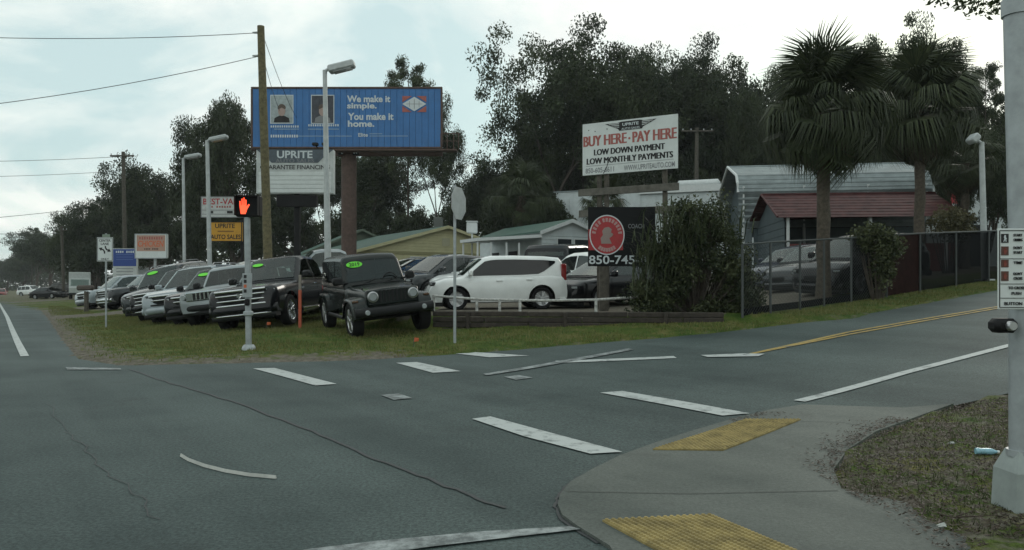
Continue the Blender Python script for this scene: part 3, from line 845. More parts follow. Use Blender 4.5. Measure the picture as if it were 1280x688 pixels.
_wheel = {}
def wheel_meshes(Rw, tw, style):
    k = (Rw, tw, style)
    if k in _wheel: return _wheel[k]
    t = MB(); h = tw / 2; ri = Rw * .66
    t.lathe([(ri, -h * .8), (Rw * .9, -h), (Rw * .97, -h * .86), (Rw, -h * .55), (Rw, h * .55), (Rw * .97, h * .86), (Rw * .9, h), (ri, h * .8), (ri, -h * .8)], 32, 'y')
    r = MB()
    r.lathe([(ri * 1.0, -h * .82), (ri * .93, -h * .7), (ri * .9, -h * .2), (.02, -h * .1)], 32, 'y')
    for s in (-1,):
        yo = -h * .72
        ns = 5 if style != 'steel' else 7
        for q in range(ns):
            w = 2 * PI * q / ns + .3
            for dw in ((-.16, .16) if style == 'split' else (0,)):
                M = Matrix.Rotation(w + dw, 3, 'Y')
                r.cbox(M @ Vector((ri * .52, yo, 0)), (ri * .9, .03, ri * (.17 if style == 'split' else .26)), .008, M)
        r.lathe([(.0, yo - .03), (ri * .18, yo - .03), (ri * .22, yo), (ri * .22, yo + .05)], 14, 'y')
    am = DARKALLOY if style == 'dark' else ALLOY
    hub = MB(); hub.lathe([(.02, -h * .08), (ri * .88, -h * .05), (ri * .88, h * .3)], 20, 'y')
    _wheel[k] = (t.mesh('wheel', RUBBER, 35), r.mesh('rim', CHROME if style == 'chrome' else am, 35), hub.mesh('brake_disc', UNDER, 30))
    return _wheel[k]

def bow_bar(xf, w, z0, z1, depth, bow, n=12, b=.02):
    """a bumper or bar curved in plan, thickness depth"""
    mb = MB(); h = z1 - z0; q = min(.25 * h, depth * .6)
    sec = [(0, z0 + .5 * h), (.12 * q, z0 + .28 * h), (.5 * q, z0 + .08 * h), (q * 1.1, z0), (depth, z0), (depth, z1), (q * 1.1, z1), (.5 * q, z1 - .08 * h), (.12 * q, z1 - .28 * h)]
    for i in range(n + 1):
        k = -1 + 2 * i / n; x = xf - bow * abs(k) ** 3
        for dx, z in sec: mb.v.append((x - dx, w * k, z))
    m = len(sec)
    for i in range(n):
        for k in range(m): mb.f.append((i * m + k, i * m + (k + 1) % m, (i + 1) * m + (k + 1) % m, (i + 1) * m + k))
    mb.f.append(tuple(range(m))); mb.f.append(tuple(range(n * m, n * m + m)))
    return mb

def vehicle(kind, name, label, cat, pm, pos, heading, scale=1.0, group=None, roll=0.0, pitch=0.0, style='split', face='chrome', trim='paint', detail=True, sticker=None, bumper_m=None, lift=0.0, hood_m=None, glass=None):
    """pos: centre on the ground (x, y); heading: world direction the front points to"""
    S = SPEC[kind]; GL = glass or GLASS
    h = Vector((heading[0], heading[1])).normalized(); yaw = math.atan2(h.y, h.x)
    # sit on the ground: heights under the four wheels
    xf, xr = S['xw']; tr = .8
    def gz(lx, ly):
        return float(T(pos[0] + scale * (lx * h.x - ly * h.y), pos[1] + scale * (lx * h.y + ly * h.x)))
    a, b, c, d = gz(xf, tr), gz(xf, -tr), gz(xr, tr), gz(xr, -tr)
    pt = math.atan2((a + b - c - d) / 2, (xf - xr) * scale) + pitch
    rl = math.atan2((a + c - b - d) / 2, 2 * tr * scale) + roll
    z = (a + b + c + d) / 4 - math.tan(pt) * (xf + xr) / 2 * scale + lift
    t = thing(name, label, cat, (pos[0], pos[1], z - 0.012), 0, group)
    t.rotation_euler = (Matrix.Rotation(yaw, 3, 'Z') @ Matrix.Rotation(-pt, 3, 'Y') @ Matrix.Rotation(rl, 3, 'X')).to_euler()
    t.scale = (scale,) * 3
    part('body', lower_body(S), pm, t, 38)
    part('roof', cabin(S), pm, t, 38)
    u = MB(); zt = S['top'][4][1]
    x0, x1 = S['top'][0][0], S['top'][-1][0]
    u.box(((x0 + x1) / 2, 0, (ip(S['sill'], 0) + .62) / 2 + .02), (x1 - x0 - .35, 1.05, .62 - ip(S['sill'], 0) + .1))
    u.tube([(xf, -.75, S['Rw']), (xf, .75, S['Rw'])], .05, 6); u.tube([(xr, -.75, S['Rw']), (xr, .75, S['Rw'])], .06, 6)
    part('underbody', u, UNDER, t)
    tyre, rim, disc = wheel_meshes(S['Rw'], S['tw'], style)
    for xc in S['xw']:
        for s in (-1, 1):
            wy = min(ip(S['wid'], xc), 2) - S['tw'] / 2 - .015
            if kind == 'offroad_suv': wy = .80
            w = put('wheel', tyre, t, (xc, s * wy, S['Rw']), (0, 0.3 * xc, PI if s > 0 else 0))
            put('rim', rim, w); put('brake_disc', disc, w)
    for s in (-1, 1):
        part('seat', MB().cbox((.05, s * .38, ip(S['top'], 0) + .12), (.16, .44, .3), .05, Matrix.Rotation(R(-10), 3, 'Y')).cbox((0, s * .38, ip(S['top'], 0) + .36), (.1, .24, .17), .04), SEATM, t)
    if kind != 'sedan' or True: part('rear_seat', MB().cbox((-.72 if kind == 'pickup' else -.95, 0, ip(S['top'], -.8) + .1), (.16, 1.15, .22), .05), SEATM, t)
    part('dashboard', MB().cbox((S['roof'][-1][0] - .32, 0, ip(S['top'], .8) + .015), (.4, 1.3, .05), .02), UNDER, t)
    part('steering_wheel', MB().tube([(.62 + .02 * math.sin(q), .38 + .17 * math.cos(q), ip(S['top'], .6) + .1 + .16 * math.sin(q)) for q in np.linspace(0, 2 * PI, 13)], .014, 5), UNDER, t)
    r_ = S['roof']
    part('windshield', slope_glass(S, r_[-2][0] + .05, r_[-1][0] - .05), GL, t, 50)
    if S['rwin']:
        k = 1 if kind in ('sedan', 'pickup') else 1
        part('rear_window', slope_glass(S, r_[0][0] + .04, r_[k][0] - .02, .13), GL, t, 50)
    for s in (-1, 1):
        for wx in S['win']:
            g = side_glass(S, wx[0], wx[1], s)
            if g: part('side_window', g, glass or (OGLASS if 'rise' in S else (SGLASS if wx[0] > -.6 or kind == 'pickup' else DGLASS)), t)
        for dx in S['doors']:
            dr = part('door', door_skin(S, dx[0], dx[1], s), pm, t, 38)
            zt = ip(S['top'], dx[0]); hz = zt - .14; wy = ip(S['wid'], dx[0]) * .985
            part('door_handle', MB().cbox((dx[0] + .17, s * (wy + .022), hz), (.2, .03, .035), .01), CHROME if face == 'chrome' and kind != 'sedan' else pm, dr)
        mxp, mz = S['mirror']; wy = ip(S['wid'], 0) * .93
        mm = part('mirror', MB().cbox((mxp - .02, s * (wy + .17), mz + .04), (.13, .24, .19), .04).cbox((mxp, s * (wy + .03), mz - .02), (.06, .2, .04), .01), BLACKP if trim == 'black' else pm, t, 40)
    if S['hl']:
        hx, hy, hz, sx, sy, sz = S['hl']
        for s in (-1, 1):
            M = Matrix.Rotation(s * R(24), 3, 'Z')
            hl = part('headlight', MB().cbox((hx, s * hy, hz), (sx, sy, sz), .03, M), LAMP, t, 40)
            part('headlight_bezel', MB().cbox((hx - .012, s * hy, hz), (sx, sy + .04, sz + .035), .03, M), BLACKP, hl, 40)
    tx, ty, tz, sx, sy, sz = S['tl']
    for s in (-1, 1): part('taillight', MB().cbox((tx + .02, s * ty, tz), (sx, sy, sz), .02), TAIL, t, 40)
    gm = {'chrome': CHROME, 'black': BLACKP, 'paint': pm}[face]
    if S['grille']:
        gw, g0, g1 = S['grille']; gx = S['gx']
        zm = lambda z: 0
        g = part('grille', bow_bar(gx + .02, gw, g0, g1, .12, .07), BLACKP, t, 40)
        if kind in ('pickup', 'suv'):
            fr = part('grille_frame', bow_bar(gx + .045, gw + .03, g1 - .05, g1 + .015, .1, .08), gm, g, 40)
            part('grille_frame', bow_bar(gx + .045, gw + .03, g0 - .02, g0 + .035, .1, .08), gm if kind == 'pickup' else BLACKP, g, 40)
            k = 2 if kind == 'pickup' else 1
            for i in range(k):
                zz = g0 + (g1 - g0) * (i + 1) / (k + 1)
                part('grille_bar', bow_bar(gx + .04, gw, zz - .022, zz + .022, .08, .075), gm, g, 40)
        else:
            for i in range(3):
                zz = g0 + (g1 - g0) * (i + .7) / 3.4
                part('grille_bar', bow_bar(gx + .03, gw * .95, zz - .008, zz + .008, .04, .07), gm, g, 40)
    b0, b1 = S['bump']; wf = ip(S['wid'], S['gx'] - .12)
    bm_ = bumper_m or (CHROME if kind == 'pickup' and face == 'chrome' else pm)
    if kind != 'offroad_suv':
        part('front_bumper', bow_bar(S['gx'] + .09, wf + .03, b0, b1, .26, .2), bm_, t, 40)
        part('front_valance', bow_bar(S['gx'] + .03, wf - .02, b0 - .12, b0 + .01, .3, .16), BLACKP, t, 40)
        part('rear_bumper', bow_bar(-x0 + .07, .86, b0 + .02, b1 + .02, .2, .12), bm_, t, 40).rotation_euler = (0, 0, PI)
        if kind == 'pickup':
            part('skid_bar', bow_bar(S['gx'] + .085, wf - .12, b0 - .03, b0 + .012, .12, .16), CHROME if face == 'chrome' else BLACKP, t, 40)
    part('number_plate', MB().cbox((x0 - .085, 0, (b0 + b1) / 2 + .2 if kind != 'sedan' else .62), (.02, .31, .16), .004), PLATE, t)
    if sticker:
        belt, roof, ys = cabin_fns(S); xa, xb = r_[-2][0], r_[-1][0]
        y, k, body, ww = sticker
        x = xb + (xa - xb) * k; z = roof(x)
        sl = math.atan2(roof(xa + .05) - roof(xb - .05), (xb - xa) - .1)
        e = MB(); e.add([(ww * math.cos(2 * PI * q / 20), -.0, ww * .42 * math.sin(2 * PI * q / 20)) for q in range(20)] + [(ww * math.cos(2 * PI * q / 20), .006, ww * .42 * math.sin(2 * PI * q / 20)) for q in range(20)],
                        [tuple(range(20)), tuple(range(20, 40))] + [(q, (q + 1) % 20, 20 + (q + 1) % 20, 20 + q) for q in range(20)])
        st = part('price_sticker', e, NEON, t)
        n = Vector((math.sin(sl), 0, math.cos(sl)))
        st.location = (x + n.x * .034, y, z + .022 + n.z * .034)
        st.rotation_euler = (Matrix.Rotation(PI / 2, 3, 'Z') @ Matrix.Rotation(-(PI / 2 - sl), 3, 'X')).to_euler()
        if body: text(body, st, ww * 1.3, 0, -.006, 0, BLACKINK, bold=.012)
    return t, S

def jeep_extras(t, S, pm):
    BP = BLACKP
    g = part('grille', MB().cbox((2.09, 0, .92), (.08, 1.22, .36), .03), pm, t, 40)
    for i in range(7): part('grille_slot', MB().cbox((2.128, (i - 3) * .095, .95), (.02, .058, .27), .02), UNDER, g)
    for s in (-1, 1):
        h = part('headlight', MB().lathe([(0, -.05), (.085, -.05), (.1, -.03), (.1, .02)], 20, 'y'), LAMP, t, 40)
        h.location = (2.12, s * .47, .95); h.rotation_euler = (0, 0, PI / 2)
        part('headlight_bezel', MB().lathe([(.098, -.058), (.125, -.05), (.125, .03)], 20, 'y'), ALLOY, h, 40)
        part('turn_signal', MB().cbox((1.98, s * .84, .87), (.05, .14, .05), .012), mat('amber_lens', (.09, .045, .02), .2), t)
    for xc in S['xw']:
        for s in (-1, 1):
            mb = MB(); n = 12; r0, r1 = .5, .545
            for i in range(n + 1):
                w = R(8) + (PI - R(16)) * i / n
                cx = lambda r: max(-.62, min(.62, r * 1.18 * math.cos(w)))
                cz = lambda r: min(r * 1.12 * math.sin(w), .5) + S['Rw'] + (r - r0) * .6
                for y, r in ((.60, r0), (.60, r1), (.92, r1 - .01), (.95, r0 - .02), (.95, r0 - .06), (.92, r0 - .03)): mb.v.append((xc + cx(r), s * y, cz(r) + (.0 if y < .9 else -.02)))
            for i in range(n):
                for k in range(6): mb.f.append((i * 6 + k, i * 6 + (k + 1) % 6, (i + 1) * 6 + (k + 1) % 6, (i + 1) * 6 + k))
            mb.f += [tuple(range(6)), tuple(range(n * 6, n * 6 + 6))]
            part('fender', mb, pm if xc > 0 else pm, t, 40)
    part('front_bumper', bow_bar(2.36, .92, .52, .72, .16, .12, b=.03), BP, t, 40)
    for s in (-1, 1):
        f = part('fog_lamp', MB().lathe([(0, -.02), (.05, -.02), (.06, 0), (.06, .03)], 14, 'y'), LAMP, t, 40)
        f.location = (2.33, s * .66, .62); f.rotation_euler = (0, 0, PI / 2)
    part('rear_bumper', MB().cbox((-2.26, 0, .62), (.16, 1.6, .18), .03), BP, t)
    for s in (-1, 1): part('side_step', MB().tube([(.85, s * .9, .44), (-.8, s * .9, .44)], .045, 8), BP, t, 40)
    sp = MB().lathe([(.0, -.1), (.25, -.11), (.37, -.12), (.41, -.08), (.41, .08), (.37, .1), (.0, .1)], 26, 'y')
    o = part('spare_wheel', sp, RUBBER, t, 35); o.location = (-2.36, .0, 1.05); o.rotation_euler = (0, 0, PI / 2)
    part('hood_latch', MB().cbox((1.75, .6, 1.13), (.1, .03, .05), .01).cbox((1.75, -.6, 1.13), (.1, .03, .05), .01), BP, t)
    part('cowl_grille', MB().cbox((.78, 0, 1.185), (.14, 1.2, .02), .008), BP, t)
    for y in (-.3, .25): part('wiper', MB().tube([(.75, y, 1.2), (.6, y + .36, 1.3)], .01, 5), BP, t)

def hummer_extras(t, S, pm):
    g = part('grille', MB().cbox((2.19, 0, .95), (.08, 1.34, .27), .02), CHROME, t)
    for i in range(7): part('grille_slot', MB().cbox((2.235, (i - 3) * .13, .95), (.02, .075, .2), .02), UNDER, g)
    for s in (-1, 1):
        h = part('headlight', MB().lathe([(0, -.05), (.075, -.05), (.085, -.03), (.085, .02)], 18, 'y'), LAMP, t, 40)
        h.location = (2.21, s * .74, .95); h.rotation_euler = (0, 0, PI / 2)
    part('roof_rack', MB().tube([(-1.9, -.6, 1.93), (.2, -.6, 1.93)], .02, 6).tube([(-1.9, .6, 1.93), (.2, .6, 1.93)], .02, 6), BLACKP, t)
def roof_rails(t, S, m):
    for s in (-1, 1):
        y = .55; z = lambda x: ip(S['roof'], x) + .075
        part('roof_rail', MB().tube([(-1.9, s * y, z(-1.9) - .05), (-1.75, s * y, z(-1.75)), (-.6, s * y, z(-.6)), (.05, s * y, z(.05)), (.2, s * y, z(.2) - .05)], .018, 6), m, t, 40)
def ram_extras(t, S):
    part('bed', MB().cbox((-1.93, 0, 1.26), (1.8, 1.5, .02), .005), UNDER, t)
    part('side_step', MB().tube([(1.2, .96, .42), (-1.0, .96, .42)], .045, 8), CHROME, t, 40)
    part('side_step', MB().tube([(1.2, -.96, .42), (-1.0, -.96, .42)], .045, 8), CHROME, t, 40)
    part('window_trim', MB().tube([(1.05, .935, 1.25), (-.95, .935, 1.24)], .012, 6), CHROME, t)
    part('emblem', MB().add([(2.945, -.07, .97), (2.945, .07, .97), (2.945, .09, .9), (2.945, 0, .8), (2.945, -.09, .9), (2.97, -.04, .95), (2.97, .04, .95), (2.97, 0, .83)],
         [(0, 1, 6, 5), (1, 2, 7, 6), (2, 3, 7), (3, 4, 7), (4, 0, 5, 7), (5, 6, 7)]), CHROME, t)
    part('door_badge', MB().cbox((1.15, 1.012, .98), (.26, .01, .06), .003), CHROME, t)

LOTCARS = 'cars parked on the sales lot'
# --- the row of trucks on the grass
HD = (-0.10, -1.0)
def front_place(px, py, d, L, hd, dx=0.0):
    """centre of a vehicle whose front bumper centre stands at the pixel column px, d metres out"""
    h = Vector(hd).normalized(); f = Vector(((px - HX) * d / F, d)); c = f - h * L
    return (c.x, c.y)
ram, S_ = vehicle('pickup', 'pickup_truck', 'black crew cab pickup with chrome grille and bumper on the grass, behind the pedestrian signal', 'pickup truck', BLACK, front_place(305, 424, 20.4, 3.0, HD), HD, 1.04, roll=R(4.5), style='chrome', sticker=(-.42, .72, None, .16), bumper_m=BLACK)
ram_extras(ram, S_)
hum, S_ = vehicle('boxy_suv', 'boxy_suv', 'silver boxy off-road vehicle with a slotted chrome grille, left of the black pickup', 'SUV', SILVER, front_place(263, 420, 23.0, 2.2, HD), HD, 1.0, roll=R(4.5), trim='black', style='split', bumper_m=BLACKP)
hummer_extras(hum, S_, SILVER)
s1, S_ = vehicle('suv', 'suv', 'black SUV with a green windshield sticker, directly left of the silver slotted-grille vehicle', 'SUV', BLACK, front_place(238, 416, 24.2, 2.5, HD), HD, 1.0, roll=R(4), style='split', sticker=(-.35, .72, None, .2))
s2, S_ = vehicle('suv', 'suv', 'silver-white SUV with its pale hood between two black SUVs in the grass row', 'SUV', PEARL, front_place(213, 412, 26.0, 2.5, HD), HD, 1.06, roll=R(4), style='split')
roof_rails(s2, S_, ALLOY)
s3, S_ = vehicle('pickup', 'pickup_truck', 'black pickup at the left end of the grass row, beside the gravel drive', 'pickup truck', BLACK, front_place(192, 409, 27.8, 2.95, HD), HD, 1.0, roll=R(4), style='split', bumper_m=BLACK)
s4, S_ = vehicle('suv', 'suv', 'tall dark SUV with bright roof rails, standing behind the left end of the row', 'SUV', GREY, front_place(188, 400, 32.5, 2.5, (-.02, -1)), (-.02, -1), 1.12, roll=R(3), sticker=(-.3, .75, None, .22))
roof_rails(s4, S_, ALLOY)
# --- beyond the drive
c1, S_ = vehicle('pickup', 'pickup_truck', 'dark grey pickup with chrome front beyond the gravel drive, behind the mailbox', 'pickup truck', GREY, front_place(127, 392, 41.5, 2.95, (-.62, -.78)), (-.62, -.78), 1.0, roll=R(2), style='dark')
c2, S_ = vehicle('suv', 'suv', 'pale silver SUV tucked behind the dark grey pickup beyond the drive', 'SUV', PEARL, front_place(104, 389, 45.5, 2.5, (-.62, -.78)), (-.62, -.78), 1.05, roll=R(2))
# --- black Jeep-like vehicle in front
HJ = (.42, -.91)
jp, S_ = vehicle('offroad_suv', 'offroad_vehicle', 'black boxy off-road vehicle with round headlights and a green 2019 windshield sticker', 'off-road vehicle', GREENBLACK, front_place(498, 424, 17.6, 2.3, HJ), HJ, 1.02, roll=R(1.8), trim='black', style='split', face='paint', sticker=(-.42, .74, '2019', .2), glass=DGLASS)
jeep_extras(jp, S_, GREENBLACK)
# --- white boxy hatchback beside the timber wall
soul, S_ = vehicle('boxy_hatchback', 'hatchback', 'white boxy hatchback seen from its side, just behind the low white pipe rail', 'hatchback', WHITEP, ((619 - HX) * 22.7 / F, 22.7), (-1, -.2), .97, face='black', style='split')
# --- second line: behind the hatchback
def lotcar(kind, name, label, cat, pm, px, d, hd, sc=1.0, **k):
    return vehicle(kind, name, label, cat, pm, ((px - HX) * d / F, d), hd, sc, group=None, **k)[0]
lotcar('crossover', 'crossover', 'white crossover with a rising window line behind the tail of the white boxy hatchback', 'crossover', WHITEP, 738, 26.5, (-.5, .86), 1.06, face='black')
lotcar('sedan', 'sedan', 'black car half hidden behind the post of the black phone number sign', 'car', BLACK, 762, 24.6, (-.75, -.65), 1.0, face='black')
lotcar('boxy_suv', 'boxy_suv', 'large black square-backed SUV above the white hatchback roof, in front of the white office', 'SUV', BLACK, 712, 33.0, (.45, .9), 1.15, trim='black')
lotcar('sedan', 'sedan', 'white sedan with its windshield just left of the white boxy hatchback', 'car', WHITEP, 612, 28.2, (-.72, -.69), 1.06, face='black')
lotcar('crossover', 'crossover', 'dark grey crossover with a pale windshield between the black off-road vehicle and the white sedan', 'crossover', GREY, 556, 28.5, (-.72, -.69), 1.02, face='black')
lotcar('sedan', 'sedan', 'dark sedan roof behind the windshield of the black off-road vehicle', 'car', GREY, 536, 32.0, (-.72, -.69), 1.06, face='black')
lotcar('crossover', 'crossover', 'black crossover farthest back of the cars seen just right of the black off-road vehicle', 'crossover', BLACK, 520, 36.5, (-.72, -.69), 1.02, face='black')
lotcar('pickup', 'pickup_truck', 'silver crew cab pickup on the lot, behind the tall grey lamp post', 'pickup truck', SILVER, 407, 34.0, (-.93, -.36), 1.06, roll=R(1), style='split')
lotcar('sedan', 'sedan', 'silver sedan low in front of the silver pickup, left of the black off-road vehicle', 'car', SILVER, 400, 28.5, (-.72, -.69), 1.0, face='black')
lotcar('crossover', 'crossover', 'dark red crossover on the lot between the utility pole and the silver pickup', 'crossover', REDP, 345, 42.0, (-.8, -.6), 1.02, face='black')
lotcar('crossover', 'crossover', 'grey crossover roof above the hood of the black pickup, left of the red one', 'crossover', SILVER, 318, 38.0, (-.72, -.69), 1.0, face='black')
far_l = ['white car roof in front of the yellow building, leftmost', 'grey car roof in front of the yellow building, below its gable peak', 'white car roof below the right end of the yellow gable', 'pale car roof under the office porch', 'dark car roof below the office porch, next to the square black SUV']
for i, (px, d, k, pm) in enumerate([(505, 44, 'crossover', WHITEP), (552, 46, 'sedan', GREY), (592, 45, 'crossover', WHITEP), (630, 43, 'sedan', CHAMP), (660, 41, 'crossover', GREY)]):
    lotcar(k, 'sedan' if k == 'sedan' else 'crossover', far_l[i], 'car', pm, px, d, (-.72, -.69), 1.0, face='black')
# --- behind the chain-link fence
lotcar('sedan', 'sedan', 'dark blue sedan behind the chain-link fence, nearest the big bush', 'car', BLUE, 1000, 31, (-.85, -.52), 1.04, face='black')
lotcar('sedan', 'sedan', 'grey sedan with a bright windshield in the middle behind the chain-link fence', 'car', GREY, 1028, 28.5, (-.85, -.52), 1.04, face='black')
lotcar('crossover', 'crossover', 'black crossover behind the mesh of the fence, beside the nearer palm trunk', 'crossover', BLACK, 1078, 25.0, (-.85, -.52), 1.1, face='black')
# --- far down the highway
lotcar('crossover', 'crossover', 'small red car far down the highway at the left edge', 'car', REDP, 2, 150, (.5, -.86), 1.0, face='black')
lotcar('suv', 'suv', 'small white vehicle beside the red one far down the highway', 'SUV', WHITEP, 40, 135, (.9, -.3), 1.0, face='black')
lotcar('sedan', 'sedan', 'small dark car parked beyond the grass under the far trees', 'car', BLACK, 62, 95, (.9, -.3), 1.0, face='black')
lotcar('suv', 'suv', 'black vehicle parked under the far trees left of the white step van', 'SUV', BLACK, 70, 115, (-.9, -.4), 1.0, face='black')
# white step van
VANW = mat('van_white', (.40, .43, .42), .5, var=.1)
def step_van(pos, yaw):
    t = thing('step_van', 'white box van parked under the trees left of the turn lane sign', 'van', on(*pos), yaw)
    part('box', MB().cbox((-.6, 0, 1.75), (3.6, 2.1, 2.3), .06), VANW, t)
    part('cab', MB().prism([(1.2, -1.0, .55), (2.7, -1.0, .55), (2.7, -1.0, 1.2), (2.3, -1.0, 1.35), (1.85, -1.0, 2.2), (1.2, -1.0, 2.2)], (0, 2.0, 0)), VANW, t)
    part('windshield', MB().add([(2.32, -.85, 1.4), (2.32, .85, 1.4), (1.92, .85, 2.1), (1.92, -.85, 2.1)], [(0, 1, 2, 3)]), GLASS, t)
    part('side_window', MB().box((1.6, 1.0, 1.75), (.55, .03, .5)), GLASS, t); part('side_window', MB().box((1.6, -1.0, 1.75), (.55, .03, .5)), GLASS, t)
    part('bumper', MB().cbox((2.75, 0, .55), (.12, 2, .2), .02), BLACKP, t)
    ty, rm, dc = wheel_meshes(.38, .25, 'steel')
    for x in (1.8, -1.5):
        for s in (-1, 1):
            w = put('wheel', ty, t, (x, s * .88, .38), (0, 0, PI if s > 0 else 0)); put('rim', rm, w)
step_van((float((100 - HX) * 84 / F), 84.0), math.atan2(-.9, .5))
# ------------------------------------------------------------------ poles, signs, wires, fences
GALV = mat('galvanised_steel', (0.33, 0.36, 0.37), 0.5, 0.35, var=0.14, scale=7)
LAMPP = mat('weathered_aluminium', (0.42, 0.45, 0.45), 0.55, 0.2, var=0.12, scale=5)
WOODP = mat('pole_wood', (0.12, 0.105, 0.055), 0.9, var=0.35, scale=9, bump=0.4, bscale=30)
WOODG = mat('grey_wood', (0.075, 0.068, 0.055), 0.9, var=0.35, scale=9, bump=0.4, bscale=30)
TIMBER = mat('old_timber', (0.04, 0.033, 0.027), 0.92, var=0.4, scale=8, bump=0.5, bscale=25)
STEELB = mat('brown_steel', (0.080, 0.050, 0.040), 0.75, var=0.25, scale=5)
BLKS = mat('black_steel', (0.010, 0.010, 0.011), 0.6, spec=.2, var=0.3, scale=4)
SIGNW = mat('sign_white', (0.60, 0.64, 0.63), 0.55, var=0.06, scale=3)
SIGNW2 = mat('sign_white_dirty', (0.46, 0.49, 0.48), 0.6, var=0.14, scale=3)
SIGNK = mat('sign_black', (0.008, 0.009, 0.010), 0.6, spec=.15)
REDI = mat('faded_red', (0.34, 0.10, 0.085), 0.65, var=0.15, scale=6)
REDB = mat('sign_red', (0.36, 0.03, 0.035), 0.6, var=0.1, scale=5)
ORGI = mat('orange_red_ink', (0.55, 0.13, 0.05), 0.65)
GREYI = mat('faded_grey_ink', (0.20, 0.21, 0.22), 0.7)
BLUEI = mat('billboard_blue', (0.032, 0.145, 0.37), 0.55, var=0.10, scale=1.2)
BLUES = mat('sign_blue', (0.02, 0.055, 0.24), 0.6)
YELS = mat('sign_yellow', (0.52, 0.27, 0.02), 0.6, var=0.08, scale=3)
CREAM = mat('sign_cream', (0.52, 0.44, 0.36), 0.6)
GREENS = mat('sign_green', (0.03, 0.10, 0.05), 0.6)
PALEI = mat('pale_ink', (0.55, 0.60, 0.62), 0.6)
SKIN = mat('printed_skin', (0.36, 0.27, 0.24), 0.7)
PHOTO1 = mat('printed_backdrop', (0.32, 0.37, 0.38), 0.7, var=0.2, scale=4)
PHOTO2 = mat('printed_dark_backdrop', (0.05, 0.055, 0.07), 0.7, var=0.3, scale=4)
WIRE = mat('wire', (0.05, 0.055, 0.058), 0.6)
ORANGE = mat('marker_orange', (0.42, 0.09, 0.045), 0.7, var=0.15)
PIPEW = mat('pipe_white_paint', (0.40, 0.41, 0.39), 0.7, var=0.4, scale=14)
CONCB = mat('concrete_base', (0.26, 0.28, 0.27), 0.85, var=0.15, scale=5, bump=0.2)

def ell(rx, rz, y0=0.0, t=-.004, n=28, c=(0, 0)):
    """thin ellipse plate facing -y"""
    return MB().prism([(c[0] + rx * math.cos(2 * PI * k / n), y0, c[1] + rz * math.sin(2 * PI * k / n)) for k in range(n)], (0, t, 0))
def plate(pts, y0=0.0, t=-.004):
    return MB().prism([(x, y0, z) for x, z in pts], (0, t, 0))

def blur_line(parent, x0, x1, y, z, h, n, m, gap=()):
    for i in range(n):                                              # lettering too blurred to read: one block per letter
        if i in gap: continue
        w = (x1 - x0) / n
        part('blurred_letter', MB().box((x0 + w * (i + .5), y, z), (w * .62, .006, h * (1 if i % 3 else .85))), m, parent)
def pole_at(px, base_py=None, d=None):
    return G(px, base_py) if d is None else at(px, d)

# --- light poles
def light_pole(label, px_b, d, px_t, py_t, r0, r1, head, hpx, name='lamp_post'):
    b = at(px_b, d); top = P(px_t, py_t, d)
    t = thing(name, label, 'lamp post', b)
    v = top - b
    part('pole', MB().tube([(0, 0, -.1), tuple(v * .5), tuple(v)], [r0, (r0 + r1) / 2, r1], 14), LAMPP, t, 40)
    part('base_plate', MB().cbox((0, 0, .03), (.45, .45, .06), .01), LAMPP, t)
    hw, hh, tilt = head
    sx = 1 if hpx > 0 else -1
    M = Matrix.Rotation(-sx * R(tilt), 3, 'Y')
    h = part('lamp_head', MB().cbox(tuple(v + Vector((sx * (hw / 2 + .12), 0, .12))), (hw, .42, hh), .05, M), LAMPP, t, 40)
    part('lens', MB().cbox(tuple(v + Vector((sx * (hw / 2 + .14), 0, .12)) + M @ Vector((0, 0, -hh / 2 - .01))), (hw * .7, .34, .03), .01, M), LAMP, h)
    part('arm', MB().tube([tuple(v + Vector((0, 0, -.05))), tuple(v + Vector((sx * .2, 0, .1)))], r1 * .8, 8), LAMPP, t, 40)
    return t
light_pole('grey lamp post with a big tilted lamp head in front of the blue billboard', 411, 27.0, 406, 88, .13, .075, (.95, .26, 14), 1)
light_pole('tall pale lamp post rising between the chicken sign and the yellow sign', 263, 38.0, 259, 176, .12, .09, (.9, .2, 12), 1)
light_pole('slim pale lamp post just right of the chicken sign', 231, 44.0, 229, 198, .1, .075, (.9, .2, 10), 1)
light_pole('lamp post with a short hanging head near the right edge beyond the fence', 1231, 26.2, 1227, 178, .11, .08, (.34, .24, -48), -1)

# --- utility poles and wires
def utility_pole(label, px_b, d, px_t, py_t, r0, r1, arms, m=WOODP):
    b = at(px_b, d); v = P(px_t, py_t, d) - b
    t = thing('utility_pole', label, 'utility pole', b)
    part('pole', MB().tube([(0, 0, -.2)] + [tuple(v * k) for k in (.33, .66, 1)], [r0, r0 * .9, (r0 + r1) / 2, r1], 12), m, t, 50)
    for (hz, w) in arms:
        q = v * (1 - hz / v.z)
        a = part('crossarm', MB().cbox((q.x, q.y - r1 - .05, q.z), (w, .1, .12), .015), WOODG, t)
        for k in (-.45, -.2, .2, .45):
            part('insulator', MB().tube([(q.x + k * w, q.y - r1 - .05, q.z + .06), (q.x + k * w, q.y - r1 - .05, q.z + .2)], [.045, .03], 8), LAMPP, a)
    return t, b, v
up1, b1, v1 = utility_pole('greenish wooden utility pole in front of the left end of the billboard', 337, 30.0, 326, 33, .19, .14, [])
for py in (41, 70):
    p = P(326.5, py, 30) - b1; part('insulator', MB().tube([tuple(p + Vector((-.13, 0, 0))), tuple(p + Vector((-.34, 0, 0)))], [.05, .035], 8), LAMPP, up1)
up2, b2, v2 = utility_pole('wooden utility pole with a crossarm behind the blue and white sign', 157, 60.0, 154, 190, .17, .13, [(.35, 1.9)], WOODG)
up3, b3, v3 = utility_pole('distant bare utility pole left of the turn lane sign', 80, 95.0, 77, 283, .2, .16, [(.5, 1.6)], WOODG)
